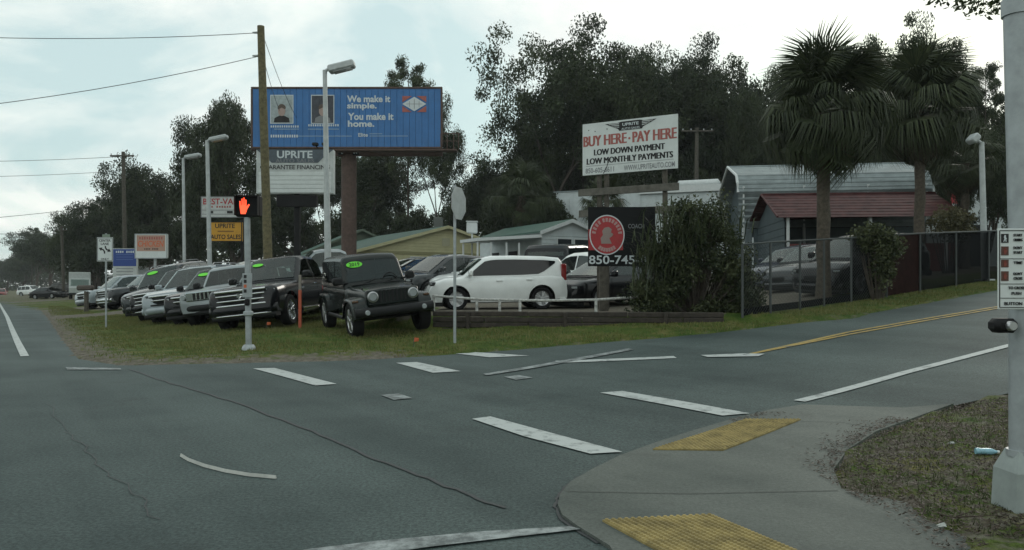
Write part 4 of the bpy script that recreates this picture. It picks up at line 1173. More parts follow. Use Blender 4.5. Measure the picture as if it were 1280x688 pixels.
up4, b4, v4 = utility_pole('small utility pole rising behind the roof of the long white building', 870, 62.0, 871, 160, .2, .15, [(.3, 2.6)], WOODG)
def wire(label, a, b, sag, r=.014):
    pts = [a.lerp(b, k / 16) - Vector((0, 0, sag * 4 * (k / 16) * (1 - k / 16))) for k in range(17)]
    tag(put('power_line', MB().tube(pts, r, 5).mesh('power_line', WIRE)), label, 'power line')
wire('upper power line running from the utility pole to the left edge', P(326, 41, 30), P(-420, 18, 27), .5)
wire('lower power line sloping down left from the utility pole below its top', P(326, 70, 30), P(-420, 160, 26), .6)
wire('faint power line running left from the crossarm pole, upper one', P(150, 196, 60), P(-300, 197, 52), .35, .018)
wire('faint power line running left from the crossarm pole, lower one', P(150, 214, 60), P(-300, 218, 52), .35, .016)
wire('low power line rising from the left edge to the distant pole', P(77, 264, 95), P(-260, 290, 60), .2, .03)
wire('lowest power line reaching the far pole at the left edge', P(77, 292, 95), P(-260, 291, 60), .1, .026)
wire('thin wire slanting from the top of the utility pole down behind the billboard, upper one', P(329, 45, 30), P(372, 150, 47), .25, .012)
wire('thin wire slanting from the utility pole down behind the billboard, lower one', P(329, 72, 30), P(350, 140, 47), .15, .012)

# --- pedestrian signal on its post (far corner)
pb = G(311, 437); d = pb.y; k = d / F
ps = thing('pedestrian_signal', 'pedestrian signal showing a red hand on a grey post at the grass corner', 'pedestrian signal', pb)
zt = lambda py: EYE + (HY - py) * d / F - pb.z
xo = lambda px: (px - 311) * k
part('post', MB().tube([(0, 0, -.1), (xo(309), 0, zt(272))], .062, 14), GALV, ps, 40)
part('base_collar', MB().lathe([(.0, .1), (.1, .1), (.13, .06), (.15, 0), (.15, -.1)], 14), GALV, ps, 40)
hx = xo(311.5); hz = zt(258.5); hw, hh = 30 * k, 26 * k
hs = part('housing', MB().cbox((hx, 0, hz), (hw, .2, hh), .02), BLKS, ps)
part('visor', MB().box((hx, -.15, hz + hh * .47), (hw * .96, .16, .012)).box((hx - hw * .47, -.14, hz), (.012, .14, hh * .9)).box((hx + hw * .47, -.14, hz), (.012, .14, hh * .9)), BLKS, hs)
part('screen', MB().cbox((hx, -.102, hz), (hw * .84, .01, hh * .84), .003), SIGNK, hs)
HANDM = mat('signal_hand_lit', (0.9, 0.08, 0.03), 0.5, emit=(1.0, 0.085, 0.03), estr=1.6)
hand = [(-.13, -.38), (.1, -.38), (.17, -.16), (.3, .06), (.25, .1), (.14, -.02), (.14, .3), (.085, .31), (.075, .05), (.055, .05), (.05, .4), (-.005, .4), (-.012, .05), (-.03, .05), (-.045, .36), (-.1, .35), (-.09, .03), (-.11, .03), (-.15, .25), (-.2, .23), (-.175, -.1)]
part('hand_symbol', plate([(hx - hw * .16 + x * hh, hz + z * hh) for x, z in hand], -.108, -.004), HANDM, ps)
bx = part('sign_plate', MB().cbox((xo(311), -.09, zt(357)), (12 * k, .02, 30 * k), .004), GALV, ps)
for i, (py, m_) in enumerate([(346, BLACKINK), (352, BLACKINK), (358, ORGI), (364, BLACKINK)]):
    part('printed_panel', MB().box((xo(308.6), -.103, zt(py)), (3.4 * k, .006, 4 * k)), m_, bx)
part('push_button', MB().cbox((xo(311), -.1, zt(378)), (.1, .08, .14), .02).tube([(xo(311), -.13, zt(378)), (xo(311), -.165, zt(378))], .03, 10), BLKS, ps)
part('clamp_box', MB().cbox((xo(311), -.03, zt(392)), (.17, .16, .1), .02), GALV, ps)

# --- stop sign seen edge on from behind
sb = G(568.5, 429); d = sb.y; k = d / F
zt = lambda py: EYE + (HY - py) * d / F - sb.z
st = thing('stop_sign', 'bare back of a stop sign seen almost edge on, on a thin grey post', 'stop sign', sb)
part('post', MB().cbox((0, 0, zt(232) / 2 - .05), (.062, .05, zt(232) + .1), .01, Matrix.Identity(3)), GALV, st)
oc = [(.38 * math.cos(PI / 8 + PI / 4 * i), .38 * math.sin(PI / 8 + PI / 4 * i)) for i in range(8)]
face = MB().prism([(x, 0, z * 1.0) for x, z in oc], (0, .006, 0))
o = part('octagon_plate', face, LAMPP, st); o.location = (.085, .06, zt(254)); o.rotation_euler = (0, 0, R(68))
o2 = part('printed_face', MB().prism([(x * .985, 0, z * .985) for x, z in oc], (0, -.003, 0)), REDB, o); o2.location = (0, .010, 0)
part('bracket', MB().cbox((.02, .02, zt(240)), (.09, .05, .05), .01).cbox((.02, .02, zt(268)), (.09, .05, .05), .01), GALV, st)

# --- turn lane sign
tb = G(132, 410); d = tb.y; k = d / F
zt = lambda py: EYE + (HY - py) * d / F - tb.z
tl = thing('turn_lane_sign', 'white centre lane sign with two curved black arrows on a thin post', 'traffic sign', tb)
part('post', MB().cbox((0, .03, zt(292) / 2), (.06, .04, zt(292)), .01), GALV, tl)
w, h = 20 * k, 30 * k; cz = zt(312)
sp = part('sign_plate', MB().cbox((-.02, 0, cz), (w, .012, h), .004), SIGNW, tl)
part('border', MB().box((-.02, -.008, cz + h * .47), (w * .92, .004, .014)).box((-.02, -.008, cz - h * .47), (w * .92, .004, .014)).box((-.02 - w * .46, -.008, cz), (.014, .004, h * .93)).box((-.02 + w * .46, -.008, cz), (.014, .004, h * .93)), BLACKINK, sp)
text('CENTER', tl, w * .72, -.02, -.007, cz + h * .37, BLACKINK, h * .1, .01); text('LANE', tl, w * .5, -.02, -.007, cz + h * .23, BLACKINK, h * .1, .01); text('ONLY', tl, w * .5, -.02, -.007, cz - h * .4, BLACKINK, h * .08, .01)
for s in (-1, 1):
    pts = [(-.02, -.24), (-.03, -.13), (-.10, -.05), (-.20, -.02)] if s < 0 else [(.03, .14), (.04, .05), (.10, -.03), (.20, -.07)]
    cs = [(x * w - .02, cz + z * w * 1.25 + .02) for x, z in pts]
    part('arrow', plate(ribbon(cs, .085 * w), -.007, -.004), BLACKINK, sp)
    e = Vector(cs[-1]); q = (Vector(cs[-1]) - Vector(cs[-2])).normalized(); n = Vector((-q.y, q.x))
    part('arrow', plate([tuple(e + n * .12 * w), tuple(e - n * .12 * w), tuple(e + q * .2 * w)], -.007, -.004), BLACKINK, sp)
part('top_plate', MB().cbox((.02, 0, zt(295)), (.26, .012, .1), .003), mat('sign_pale_green', (.2, .26, .2), .6), tl)

# --- mailbox on a post
mb_ = at(108, 42.5)
ml = thing('mailbox', 'dark mailbox on a wooden post in front of the grey pickup', 'mailbox', mb_)
part('post', MB().cbox((0, 0, .55), (.2, .16, 1.2), .02), WOODG, ml)
part('box', MB().cbox((-.05, 0, 1.34), (.9, .35, .3), .08), mat('mailbox_brown', (.075, .06, .05), .7, var=.2), ml, 40)

# --- road side shop signs
def shop_sign(name, label, px0, py0, px1, py1, d, m, posts, depth=.25, frame=None, yaw=0.0, post_m=GALV, drop=None):
    cx = (px0 + px1) / 2; b = at(cx, d); k = d / F
    t = thing(name, label, 'sign', b, yaw)
    w = (px1 - px0) * k / max(.2, math.cos(yaw)); h = (py1 - py0) * k; cz = EYE + (HY - (py0 + py1) / 2) * k - b.z
    p = part('panel', MB().cbox((0, 0, cz), (w, depth, h), .02), m, t)
    if frame:
        f = .05
        part('frame', MB().box((0, -depth / 2, cz + h / 2), (w + .06, .06, f)).box((0, -depth / 2, cz - h / 2), (w + .06, .06, f)).box((-w / 2, -depth / 2, cz), (f, .06, h)).box((w / 2, -depth / 2, cz), (f, .06, h)), frame, t)
    for x in posts: part('post', MB().cbox((x * w, depth * .2, (cz - h / 2) / 2), (.16, .16, cz - h / 2), .02), post_m, t)
    return t, w, h, cz, -depth / 2 - .002
t, w, h, cz, yf = shop_sign('shop_sign', 'cream roadside sign with orange chicken lettering', 170, 293, 209.5, 323, 52, SIGNW, (.1,), frame=GALV)
part('orange_field', MB().box((0, yf - .002, cz + h * .12), (w * .9, .006, h * .66)), mat('sign_peach', (.40, .25, .19), .6), t)
blur_line(t, -w * .38, w * .38, yf - .007, cz + h * .33, h * .12, 10, REDI); text('CHICKEN', t, w * .82, 0, yf - .006, cz + h * .1, ORGI, h * .26, .02, shear=.15)
blur_line(t, -w * .22, w * .24, yf - .007, cz - h * .12, h * .07, 9, MATS['brown_steel'], (4,))
t, w, h, cz, yf = shop_sign('shop_sign', 'blue sign with white lower half behind the crossarm utility pole', 142, 311, 172, 349, 56, SIGNW2, (-.35, .35))
part('blue_field', MB().box((0, yf - .004, cz + h * .2), (w * .96, .012, h * .56)), BLUES, t)
blur_line(t, -w * .38, w * .4, yf - .014, cz + h * .39, h * .07, 9, PALEI, (4,))
for i in range(3): part('text_line', MB().box((0, yf - .012, cz + h * (.3 - .08 * i)), (w * .7, .006, h * .015)), mat('pale_blue_line', (.10, .16, .36), .6), t)
for i in range(3): part('text_line', MB().box((0, yf - .004, cz - h * (.16 + .1 * i)), (w * .7, .01, h * .025)), GREYI, t)
t, w, h, cz, yf = shop_sign('shop_sign', 'white sign with red lettering behind the tall lamp post and red hand signal', 252.5, 246.5, 312, 272, 54, SIGNW2, (.35,), frame=GREYI, post_m=BLKS)
text('BEST-VALUE', t, w * .92, 0, yf - .004, cz + h * .27, REDB, h * .3, .02); blur_line(t, -w * .3, w * .4, yf - .006, cz + h * .01, h * .1, 13, REDI, (1, 8))
for i in range(2): part('letter_rail', MB().box((0, yf - .004, cz - h * (.15 + .2 * i)), (w * .96, .012, h * .03)), GREYI, t)
for (x, ww) in ((.1, .12), (.24, .06), (-.3, .1)): part('board_letters', MB().box((x * w, yf - .006, cz - h * .25), (w * ww, .01, h * .12)), BLACKINK, t)
t, w, h, cz, yf = shop_sign('shop_sign', 'yellow auto sales sign hanging under the white red-lettered sign', 263, 278, 303, 302, 50, YELS, (.48,), frame=BLKS, post_m=BLKS)
text('UPRITE', t, w * .62, -w * .02, yf - .004, cz + h * .3, BLACKINK, h * .24, .02); text('AUTO SALES', t, w * .94, 0, yf - .004, cz - h * .27, BLACKINK, h * .24, .02)
part('text_line', MB().box((0, yf - .004, cz + h * .02), (w * .5, .008, h * .06)), mat('dark_amber_ink', (.2, .1, .02), .7), t)

# --- UPRITE changeable letter sign on a post
t, w, h, cz, yf = shop_sign('letter_board_sign', 'grey and white finance letter board on a black post below the billboard', 322, 188, 418, 243, 33, SIGNW2, (), depth=.35)
part('post', MB().cbox((.03, .1, cz / 2 - h / 4), (.24, .24, cz - h / 2), .02), BLKS, t)
part('lower_box', MB().cbox((.05, .02, cz - h / 2 - .3), (w * .52, .3, .5), .02), BLKS, t)
hd = part('header', MB().prism([(-w / 2, yf, cz + h / 2), (-w * .36, yf, cz + h * .3), (-w * .3, yf, cz + h * .2), (w * .3, yf, cz + h * .2), (w * .36, yf, cz + h * .3), (w / 2, yf, cz + h / 2)], (0, -.012, 0)), mat('sign_slate', (.07, .09, .11), .6, var=.2, scale=3), t)
text('UPRITE', t, w * .46, 0, yf - .014, cz + h * .385, PALEI, h * .17, .025); text('AUTO SALES', t, w * .5, 0, yf - .014, cz + h * .245, GREYI, h * .09, .01)
text('GUARANTEE FINANCING', t, w * .9, 0, yf - .004, cz + h * .1, BLACKINK, h * .1, .012)
for i in range(5): part('letter_slat', MB().cbox((0, yf - .01, cz - h * (.03 + .095 * i) - h * .02), (w * .94, .02, h * .086), .004), SIGNW, t)

# --- the big billboard
D = 46.0; k = D / F
bb = at(434, D)
bt = thing('billboard', 'big blue billboard on a single steel column above the lot', 'billboard', bb)
X = lambda px: (px - HX) * k - bb.x
Z = lambda py: EYE + (HY - py) * k - bb.z
x0, x1, z0, z1 = X(316), X(551), Z(184), Z(111)
part('column', MB().tube([(0, .5, -.3), (0, .5, Z(190))], .46, 20), STEELB, bt, 40)
part('cabinet', MB().box(((x0 + x1) / 2, .5, (z0 + z1) / 2), (x1 - x0 - .05, .9, z1 - z0 - .02)), STEELB, bt)
part('back_frame', MB().cbox((x0 - .16, .75, (z0 + z1) / 2 - .1), (.28, .5, z1 - z0), .02), STEELB, bt)
npan = 30; pw = (x1 - x0) / npan
for i in range(npan):
    part('panel', MB().cbox((x0 + pw * (i + .5), 0, (z0 + z1) / 2), (pw - .012, .05, z1 - z0), .006), BLUEI, bt)
for zz in (z0 - .05, z1 + .04): part('trim', MB().cbox(((x0 + x1) / 2, .0, zz), (x1 - x0 + .2, .14, .12), .02), STEELB, bt)
for xx in (x0 - .05, x1 + .05): part('trim', MB().cbox((xx, .0, (z0 + z1) / 2), (.12, .14, z1 - z0 - .04), .02), STEELB, bt)
part('apron', MB().cbox(((x0 + x1) / 2 + .1, .25, Z(190.5)), (x1 - x0, .16, 8.5 * k), .02), STEELB, bt)
ct = part('catwalk', MB().cbox(((X(420) + X(572)) / 2, -.35, Z(190)), (X(572) - X(420), .7, .1), .01), STEELB, bt)
for px in (552, 560, 568, 574): part('rail_post', MB().cbox((X(px), -.6, Z(180)), (.05, .05, 20 * k), .005), STEELB, bt)
part('hand_rail', MB().tube([(X(552), -.6, Z(169.5)), (X(575), -.6, Z(169.5))], .03, 6).tube([(X(552), -.6, Z(179)), (X(575), -.6, Z(179))], .025, 6).tube([(X(575), -.6, Z(169.5)), (X(575), .5, Z(169.5))], .03, 6), STEELB, bt)
part('name_plate', MB().cbox((X(435), .16, Z(190)), (26 * k, .03, 7 * k), .005), BLKS, bt); text('LAMAR', bt, 20 * k, X(436), .14, Z(189.5), PALEI, 4.5 * k, .01)
for px in (412, 400): part('flood_lamp', MB().cbox((X(px), -1.1, Z(185)), (.35, .3, .18), .04).tube([(X(px), -1.0, Z(186)), (X(px), .1, Z(190))], .03, 6), BLKS, bt)
yb = -.03
def bart(s, pxa, pxb, py, hpx, m=PALEI, b=.02): text(s, bt, (pxb - pxa) * k, X((pxa + pxb) / 2), yb, Z(py), m, hpx * k, b, depth=.01)
bart('We make it', 434, 488, 124, 8.5, PALEI, .03); bart('simple.', 434, 471, 133.5, 9.5, PALEI, .03); bart('You make it', 435, 492, 146, 9, PALEI, .03); bart('home.', 435, 468, 155, 8, PALEI, .03)
bart('Elite', 448, 460, 169, 4.5, PALEI, .02)
for (a, b, py, hh) in ((462, 478, 167.6, .8), (462, 510, 170.4, .8), (372, 440, 170.5, .9), (343, 374, 161.8, 1.0), (385, 424, 161.8, 1.0)):
    part('text_line', MB().box((X((a + b) / 2), yb - .004, Z(py)), ((b - a) * k, .01, hh * k)), mat('pale_blue_ink', (.25, .36, .48), .6), bt)
for a, b, py, n_ in ((338, 374, 158.5, 13), (385, 424, 157, 14), (338, 373, 170.5, 12)):
    for i in range(n_):                                              # small names too blurred to read
        part('blurred_letter', MB().box((X(a + (b - a) * (i + .5) / n_), yb - .005, Z(py)), ((b - a) / n_ * .6 * k, .01, (3.4 if py > 165 else 2.6) * k)), PALEI, bt)
for (a, b, bgm, dark) in ((338, 367, PHOTO1, 0), (389, 418, PHOTO2, 1)):
    pf = part('portrait_frame', MB().box((X((a + b) / 2), yb - .004, Z(137)), ((b - a) * k, .012, 36 * k)), PALEI, bt)
    part('portrait', MB().box((X((a + b) / 2), yb - .012, Z(137)), ((b - a - 2) * k, .012, 34 * k)), bgm, pf)
    c = X((a + b) / 2)
    part('shoulders', plate([(c - 10 * k, Z(153.5)), (c - 9 * k, Z(148)), (c - 3 * k, Z(145)), (c + 3 * k, Z(145)), (c + 9 * k, Z(148)), (c + 10 * k, Z(153.5))], yb - .02, -.006), BLACKINK if not dark else GREYI, pf)
    part('face', ell(4.6 * k, 6.6 * k, yb - .027, -.006, 20, (c, Z(139))), SKIN, pf)
    part('hair', plate([(c + 5.2 * k * math.cos(w_), Z(136) + 5.4 * k * math.sin(w_)) for w_ in np.linspace(0, PI, 12)] + [(c - 3.6 * k, Z(137)), (c, Z(135)), (c + 3.6 * k, Z(137))], yb - .034, -.006), mat('printed_hair', (.1, .075, .06) if not dark else (.3, .26, .2), .8), pf)
cx, cz = X(518), Z(130.5)
for sx in (-1, 1):
    for sz in (-1, 1): part('logo_corner', plate([(cx + sx * 15 * k, cz + sz * 10 * k), (cx + sx * 3 * k, cz + sz * 10 * k), (cx + sx * 15 * k, cz + sz * 2.2 * k)], yb - .004, -.01), REDI, bt)
lg = part('logo_diamond', plate([(cx - 15 * k, cz), (cx, cz - 9 * k), (cx + 15 * k, cz), (cx, cz + 9 * k)], yb - .018, -.008), PALEI, bt)
part('logo_lines', MB().box((cx, yb - .028, cz), (20 * k, .006, .5 * k)).box((cx, yb - .031, cz), (.6 * k, .006, 12 * k)).box((cx - 6 * k, yb - .031, cz), (.5 * k, .006, 7 * k)).box((cx + 6 * k, yb - .031, cz), (.5 * k, .006, 7 * k)), GREYI, lg)

# --- buy here pay here sign, turned a little from us
pl = P(728.5, 187, 22.6); pr = P(847.5, 179, 21.2)
mid = (pl + pr) / 2; gb = on(mid.x, mid.y)
vx = Vector((pr.x - pl.x, pr.y - pl.y)); W = vx.length; yaw = math.atan2(vx.y, vx.x)
bh = thing('finance_sign', 'white buy here pay here sign on wooden posts above the big bush', 'sign', gb, yaw)
H = 66 / F * 21.9; cz = EYE + (HY - 182.5) / F * 21.9 - gb.z
part('panel', MB().cbox((0, 0, cz), (W, .04, H), .006), SIGNW, bh)
yf = -.022
text('BUY HERE', bh, W * .46, -W * .255, yf, cz + H * .155, REDI, H * .2, 0, fat=W * .006); text('PAY HERE', bh, W * .44, W * .265, yf, cz + H * .155, REDI, H * .2, 0, fat=W * .006)
part('bullet', ell(W * .012, W * .012, yf, -.006, 12, (W * .008, cz + H * .14)), REDI, bh)
text('LOW DOWN PAYMENT', bh, W * .74, 0, yf, cz - H * .07, BLACKINK, H * .115, 0, fat=W * .0042); text('LOW MONTHLY PAYMENTS', bh, W * .9, 0, yf, cz - H * .235, BLACKINK, H * .115, 0, fat=W * .0042)
part('rule', MB().box((0, yf - .002, cz - H * .325), (W * .92, .005, H * .006)), GREYI, bh)
text('850-605-6611', bh, W * .31, -W * .31, yf, cz - H * .415, GREYI, H * .1, .01); text('WWW.UPRITEAUTO.COM', bh, W * .52, W * .21, yf, cz - H * .415, GREYI, H * .1, .01)
wing = [(-.27, .455), (-.22, .41), (-.17, .37), (-.13, .335), (-.12, .30), (.12, .30), (.13, .335), (.17, .37), (.22, .41), (.27, .455), (.14, .45), (.1, .47), (-.1, .47), (-.14, .45)]
wg = part('wing_emblem', plate([(x * W + .02 * W, cz + z * H) for x, z in wing], yf, -.006), BLACKINK, bh)
for s in (-1, 1):
    for i in range(3): part('feather_line', plate([(W * (.02 + s * .12), cz + H * (.44 - .032 * i)), (W * (.02 + s * (.235 - .03 * i)), cz + H * (.44 - .028 * i)), (W * (.02 + s * (.225 - .03 * i)), cz + H * (.43 - .028 * i)), (W * (.02 + s * .12), cz + H * (.428 - .032 * i))], yf - .006, -.004), SIGNW, wg)
text('UPRITE', wg, W * .17, W * .02, yf - .006, cz + H * .41, PALEI, H * .055, .02); text('AUTO SALES', wg, W * .19, W * .02, yf - .006, cz + H * .33, PALEI, H * .04, .01)
part('scratch', plate(ribbon([(-W * .27, cz - H * .49), (-W * .235, cz - H * .38), (-W * .215, cz - H * .26)], .022), yf, -.005), BLACKINK, bh)
for x in (-.33, -.25, .36): part('post', MB().cbox((x * W, .1, (cz - H * .3) / 2), (.12, .12, cz - H * .3), .01), WOODG, bh)
for py, w_, dy_ in ((238, 1.06, 0), (265, 1.04, -.02)):
    part('rail_board', MB().cbox((-.02 * W, .0 + dy_, EYE + (HY - py) / F * 22 - gb.z), (W * w_, .05, .21), .01), mat('weathered_board', (.11, .105, .09), .9, var=.3, scale=6), bh)
nails = [(-.43, .37), (-.36, .34), (-.23, .36)]
for x, z in nails: part('bolt_head', ell(.016, .016, yf, -.01, 8, (x * W, cz + z * H)), BLKS, bh)

# --- black phone number sign with the round red emblem
sgd = 20.6; k = sgd / F; gb = at(757, sgd)
ph = thing('phone_sign', 'black sign with a round red emblem and a white phone number beside the bush', 'sign', gb)
Xs = lambda px: (px - HX) * k - gb.x
Zs = lambda py: EYE + (HY - py) * k - gb.z
part('panel', MB().cbox((Xs(777), 0, Zs(296)), (84 * k, .05, 74 * k), .006), SIGNK, ph)
part('red_field', MB().box((Xs(757), -.027, Zs(300)), (43 * k, .006, 26 * k)), REDB, ph)
rd = part('emblem_disc', ell(22 * k, 25 * k, -.03, -.006, 36, (Xs(758.5), Zs(294))), REDB, ph)
n = 40; c0 = (Xs(758.5), Zs(294))
rg = MB()
for i in range(n):
    a, b = 2 * PI * i / n, 2 * PI * (i + 1) / n
    rg.prism([(c0[0] + rx * k * math.cos(q), -.036, c0[1] + rz * k * math.sin(q)) for rx, rz, q in ((20.6, 23.6, a), (22, 25, a), (22, 25, b), (20.6, 23.6, b))], (0, -.003, 0))
part('emblem_ring', rg, PALEI, rd)
hdm = mat('emblem_grey', (.28, .22, .2), .7)
part('emblem_head', plate([(c0[0] + x * k, c0[1] + z * k) for x, z in [(-7, -11), (-8, -4), (-5, 0), (-6, 5), (-3, 9), (2, 10), (6, 7), (5, 3), (8, 1), (6, -2), (3, -4), (6, -11)]], -.037, -.004), hdm, rd)
elm = mat('emblem_letters', (.42, .26, .25), .7)
for a0, a1, n_ in ((178, 118, 4), (112, 2, 8), (232, 308, 7)):      # letters round the emblem, too blurred to read
    for i in range(n_):
        a = R(a0 + (a1 - a0) * (i + .5) / n_); r_e = 16.6 * k
        o = part('blurred_letter', MB().box((0, 0, 0), (2.6 * k, .005, 4.8 * k)).box((.9 * k, 0, 1.2 * k), (1.6 * k, .0056, 1.3 * k)), elm, rd)
        o.location = (c0[0] + r_e * math.cos(a), -.040, c0[1] + r_e * 1.13 * math.sin(a)); o.rotation_euler = (0, -(a - PI / 2), 0)
text('850-745-8', ph, 72 * k, Xs(736) + 36 * k, -.028, Zs(325), PALEI, 11 * k, .015)
text('COACH', ph, 20 * k, Xs(795), -.028, Zs(283), GREYI, 5.5 * k, .005)
part('post', MB().cbox((Xs(755), .08, Zs(333) / 2 - .1), (.24, .2, Zs(333) + .2), .02), WOODG, ph)
part('post', MB().cbox((Xs(806), .08, Zs(333) / 2 - .1), (.14, .14, Zs(333) + .2), .02), WOODG, ph)

# --- timber retaining wall and pipe rail
wl = thing('retaining_wall', 'low wall of dark horizontal timbers below the white pipe rail', 'wall', (WA.x, WA.y, 0), math.atan2(wdir[1], wdir[0]))
zf = lambda a: float(T1(WA.x + wdir[0] * a, WA.y + wdir[1] * a))
rows = 4; tl_ = 2.4
nseg = int(WLEN / tl_) + 1
for r in range(rows):
    a = -.3 - (r % 2) * 1.1
    while a < WLEN:
        b = min(a + tl_, WLEN); a0 = max(a, -.3)
        if b - a0 > .2:
            zz = .84 - .135 * r - .07 + random.uniform(-.008, .008)
            if zz + .06 > min(zf(a0), zf(b)) - .1:
                part('timber', MB().cbox(((a0 + b) / 2, random.uniform(-.015, .015), zz), (b - a0 - .015, .14, .125), .018), TIMBER, wl)
        a += tl_
for a in np.arange(.6, WLEN, 2.4): part('stake', MB().cbox((float(a), -.1, .56), (.09, .07, .52), .01), TIMBER, wl)
pr_ = thing('pipe_rail', 'low rusty white pipe rail standing on the timber wall', 'rail', (0, 0, 0))
dr = 19.9
rp = [P(x, y, dd) for x, y, dd in ((541, 370, 20.6), (600, 374.5, 20.2), (680, 376, 19.9), (745, 375, 19.7), (800, 371.5, 19.7), (846, 367.5, 19.8), (880, 366, 19.9))]
part('top_pipe', MB().tube(rp, .034, 8), PIPEW, pr_, 50)
for x in (542, 596, 624.5, 650, 745, 842):
    tp = min(rp, key=lambda q: abs(q.x / q.y - (x - HX) / F))
    px_ = [(HX + q.x / q.y * F) for q in rp]; dd = float(np.interp(x, px_, [q.y for q in rp])); zz = float(np.interp(x, px_, [q.z for q in rp]))
    xx = (x - HX) * dd / F
    part('post', MB().cbox((xx, dd, (zz + .78) / 2), (.075, .075, zz - .78 + .06), .012), PIPEW, pr_)

# --- orange marker post and paint dabs on the grass
mk = G(375, 411); d = mk.y; k = d / F
m_ = thing('marker_post', 'thin orange marker post between the black pickup and the off-road vehicle', 'marker post', mk)
part('stake', MB().cbox((0, 0, 24 * k), (.085, .035, 49 * k), .008), ORANGE, m_)
part('cap', MB().cbox((0, 0, 57 * k), (.075, .03, 20 * k), .008), mat('faded_marker', (.22, .2, .17), .7), m_)
for px, py, lab in ((517, 434, 'small orange survey flag on the grass in front of the off-road vehicle'), (333, 412, 'small red flag on the grass under the front wheel of the black pickup')):
    q = G(px, py); f = thing('survey_flag', lab, 'flag', q)
    part('wire_stem', MB().tube([(0, 0, -.03), (.01, 0, .2)], .006, 5), WIRE, f)
    part('flag', MB().prism([(.01, 0, .2), (.11, .02, .19), (.1, .04, .12), (.01, 0, .11)], (0, .004, 0)), ORGI, f)

# --- curved strip of trim lying on the road
st_px = [(226, 571), (236, 577), (256, 584.5), (282, 591), (312, 596), (345, 599)]
sp_ = [RP(*p) for p in st_px]
mbx = MB(); 
for a, b in zip(sp_[:-1], sp_[1:]):
    n_ = Vector((-(b - a).y, (b - a).x, 0)).normalized() * .009
    mbx.add([a - n_ + Vector((0, 0, .004)), a + n_ + Vector((0, 0, .004)), b + n_ + Vector((0, 0, .004)), b - n_ + Vector((0, 0, .004)), a + Vector((0, 0, .028)), b + Vector((0, 0, .028))], [(0, 3, 5, 4), (1, 4, 5, 2), (0, 4, 1), (3, 2, 5)])
o = put('trim_strip', mbx.mesh('trim_strip', mat('grey_vinyl', (.40, .41, .38), .6, var=.15))); tag(o, 'long curved strip of pale trim lying on the asphalt', 'debris')

# --- signal pole at the near corner
nb = G(1262, 636); d = nb.y; k = d / F
np_ = thing('signal_pole', 'thick grey signal pole at the right edge on a flared square base', 'signal pole', nb)
zt = lambda py: EYE + (HY - py) * k - nb.z
xo = lambda px: (px - 1262) * k
cxp = xo(1279)
M45 = Matrix.Rotation(R(8), 3, 'Z')
def frust(h0, h1, z0, z1):
    vs = [(cxp + sx * h * 1, sy * h, z) for z, h in ((z0, h0), (z1, h1)) for sx, sy in ((-1, -1), (1, -1), (1, 1), (-1, 1))]
    return MB().add(vs, [(0, 1, 2, 3), (4, 5, 6, 7)] + [(i, (i + 1) % 4, 4 + (i + 1) % 4, 4 + i) for i in range(4)])
bs = part('base', frust(25 * k, 23 * k, -.05, zt(588)), mat('cast_base', (.30, .34, .33), .6, .2, var=.12), np_)
part('base_shoulder', frust(23 * k, 14 * k, zt(588), zt(563)), MATS['cast_base'], bs)
part('pole', MB().tube([(cxp - 0.6 * k, 0, zt(566)), (cxp - 1.2 * k, 0, zt(300)), (cxp - 9 * k, 0, zt(-60))], [15 * k, 15 * k, 15.5 * k], 24), GALV, np_, 40)
part('collar', MB().tube([(cxp - 8.0 * k, 0, zt(20)), (cxp - 8.4 * k, 0, zt(0))], 17 * k, 24), GALV, np_, 40)
part('collar', MB().tube([(cxp - .6 * k, 0, zt(562)), (cxp - .6 * k, 0, zt(570))], 18 * k, 24), GALV, np_, 40)
yq = -17 * k; kq = (d + yq) / d
xo = lambda px: (px - HX) * k * kq - nb.x
zt = lambda py: EYE + (HY - py) * k * kq - nb.z
k0 = k; k = k * kq; sw, sh = 47 * k, 101 * k; scx = xo(1258) + sw / 2; scz = zt(336)
sg = part('sign_plate', MB().cbox((scx, yq, scz), (sw, .008, sh), .003), SIGNW, np_)
bd = .004
part('border', MB().box((scx, yq - .006, scz + sh / 2 - .012), (sw - .02, .003, bd)).box((scx, yq - .006, scz - sh / 2 + .012), (sw - .02, .003, bd)).box((scx - sw / 2 + .009, yq - .006, scz), (bd, .003, sh - .024)).box((scx + sw / 2 - .009, yq - .006, scz), (bd, .003, sh - .024)), BLACKINK, sg)
for py in (323, 355, 373): part('rule', MB().box((scx, yq - .006, zt(py)), (sw - .02, .003, .003)), BLACKINK, sg)
for i, (py, hh, m_) in enumerate([(297, 11, BLACKINK), (313, 11, None), (329, 9.5, None), (345, 12, None)]):
    pn = part('icon_panel', MB().box((xo(1266.5), yq - .006, zt(py)), (9 * k, .004, hh * k)), m_ or mat('icon_brown', (.09, .035, .025), .6), sg)
    if i == 0: part('walking_figure', plate([(xo(1266.5) + x * k, zt(py) + z * k) for x, z in [(-.8, 4), (.8, 4), (1, 1), (2, -1), (1, -1), (1.6, -4.4), (.6, -4.4), (0, -1.5), (-1.4, -4.4), (-2.2, -4.2), (-.8, 0), (-1.8, 1)]], yq - .008, -.002), PALEI, pn)
    else: part('hand_symbol', plate([(xo(1266.5) + x * 9.5 * k, zt(py) + z * 10 * k) for x, z in hand], yq - .008, -.002), mat('icon_red', (.20, .045, .03), .6), pn)
for s_, py in (('START', 293), ('CROSSING', 299), ("DON'T", 309), ('START', 315), ('TIME', 328), ("DON'T", 342), ('CROSS', 348)): text(s_, sg, 11 * k, xo(1283), yq - .006, zt(py), BLACKINK, 3.4 * k, .01)
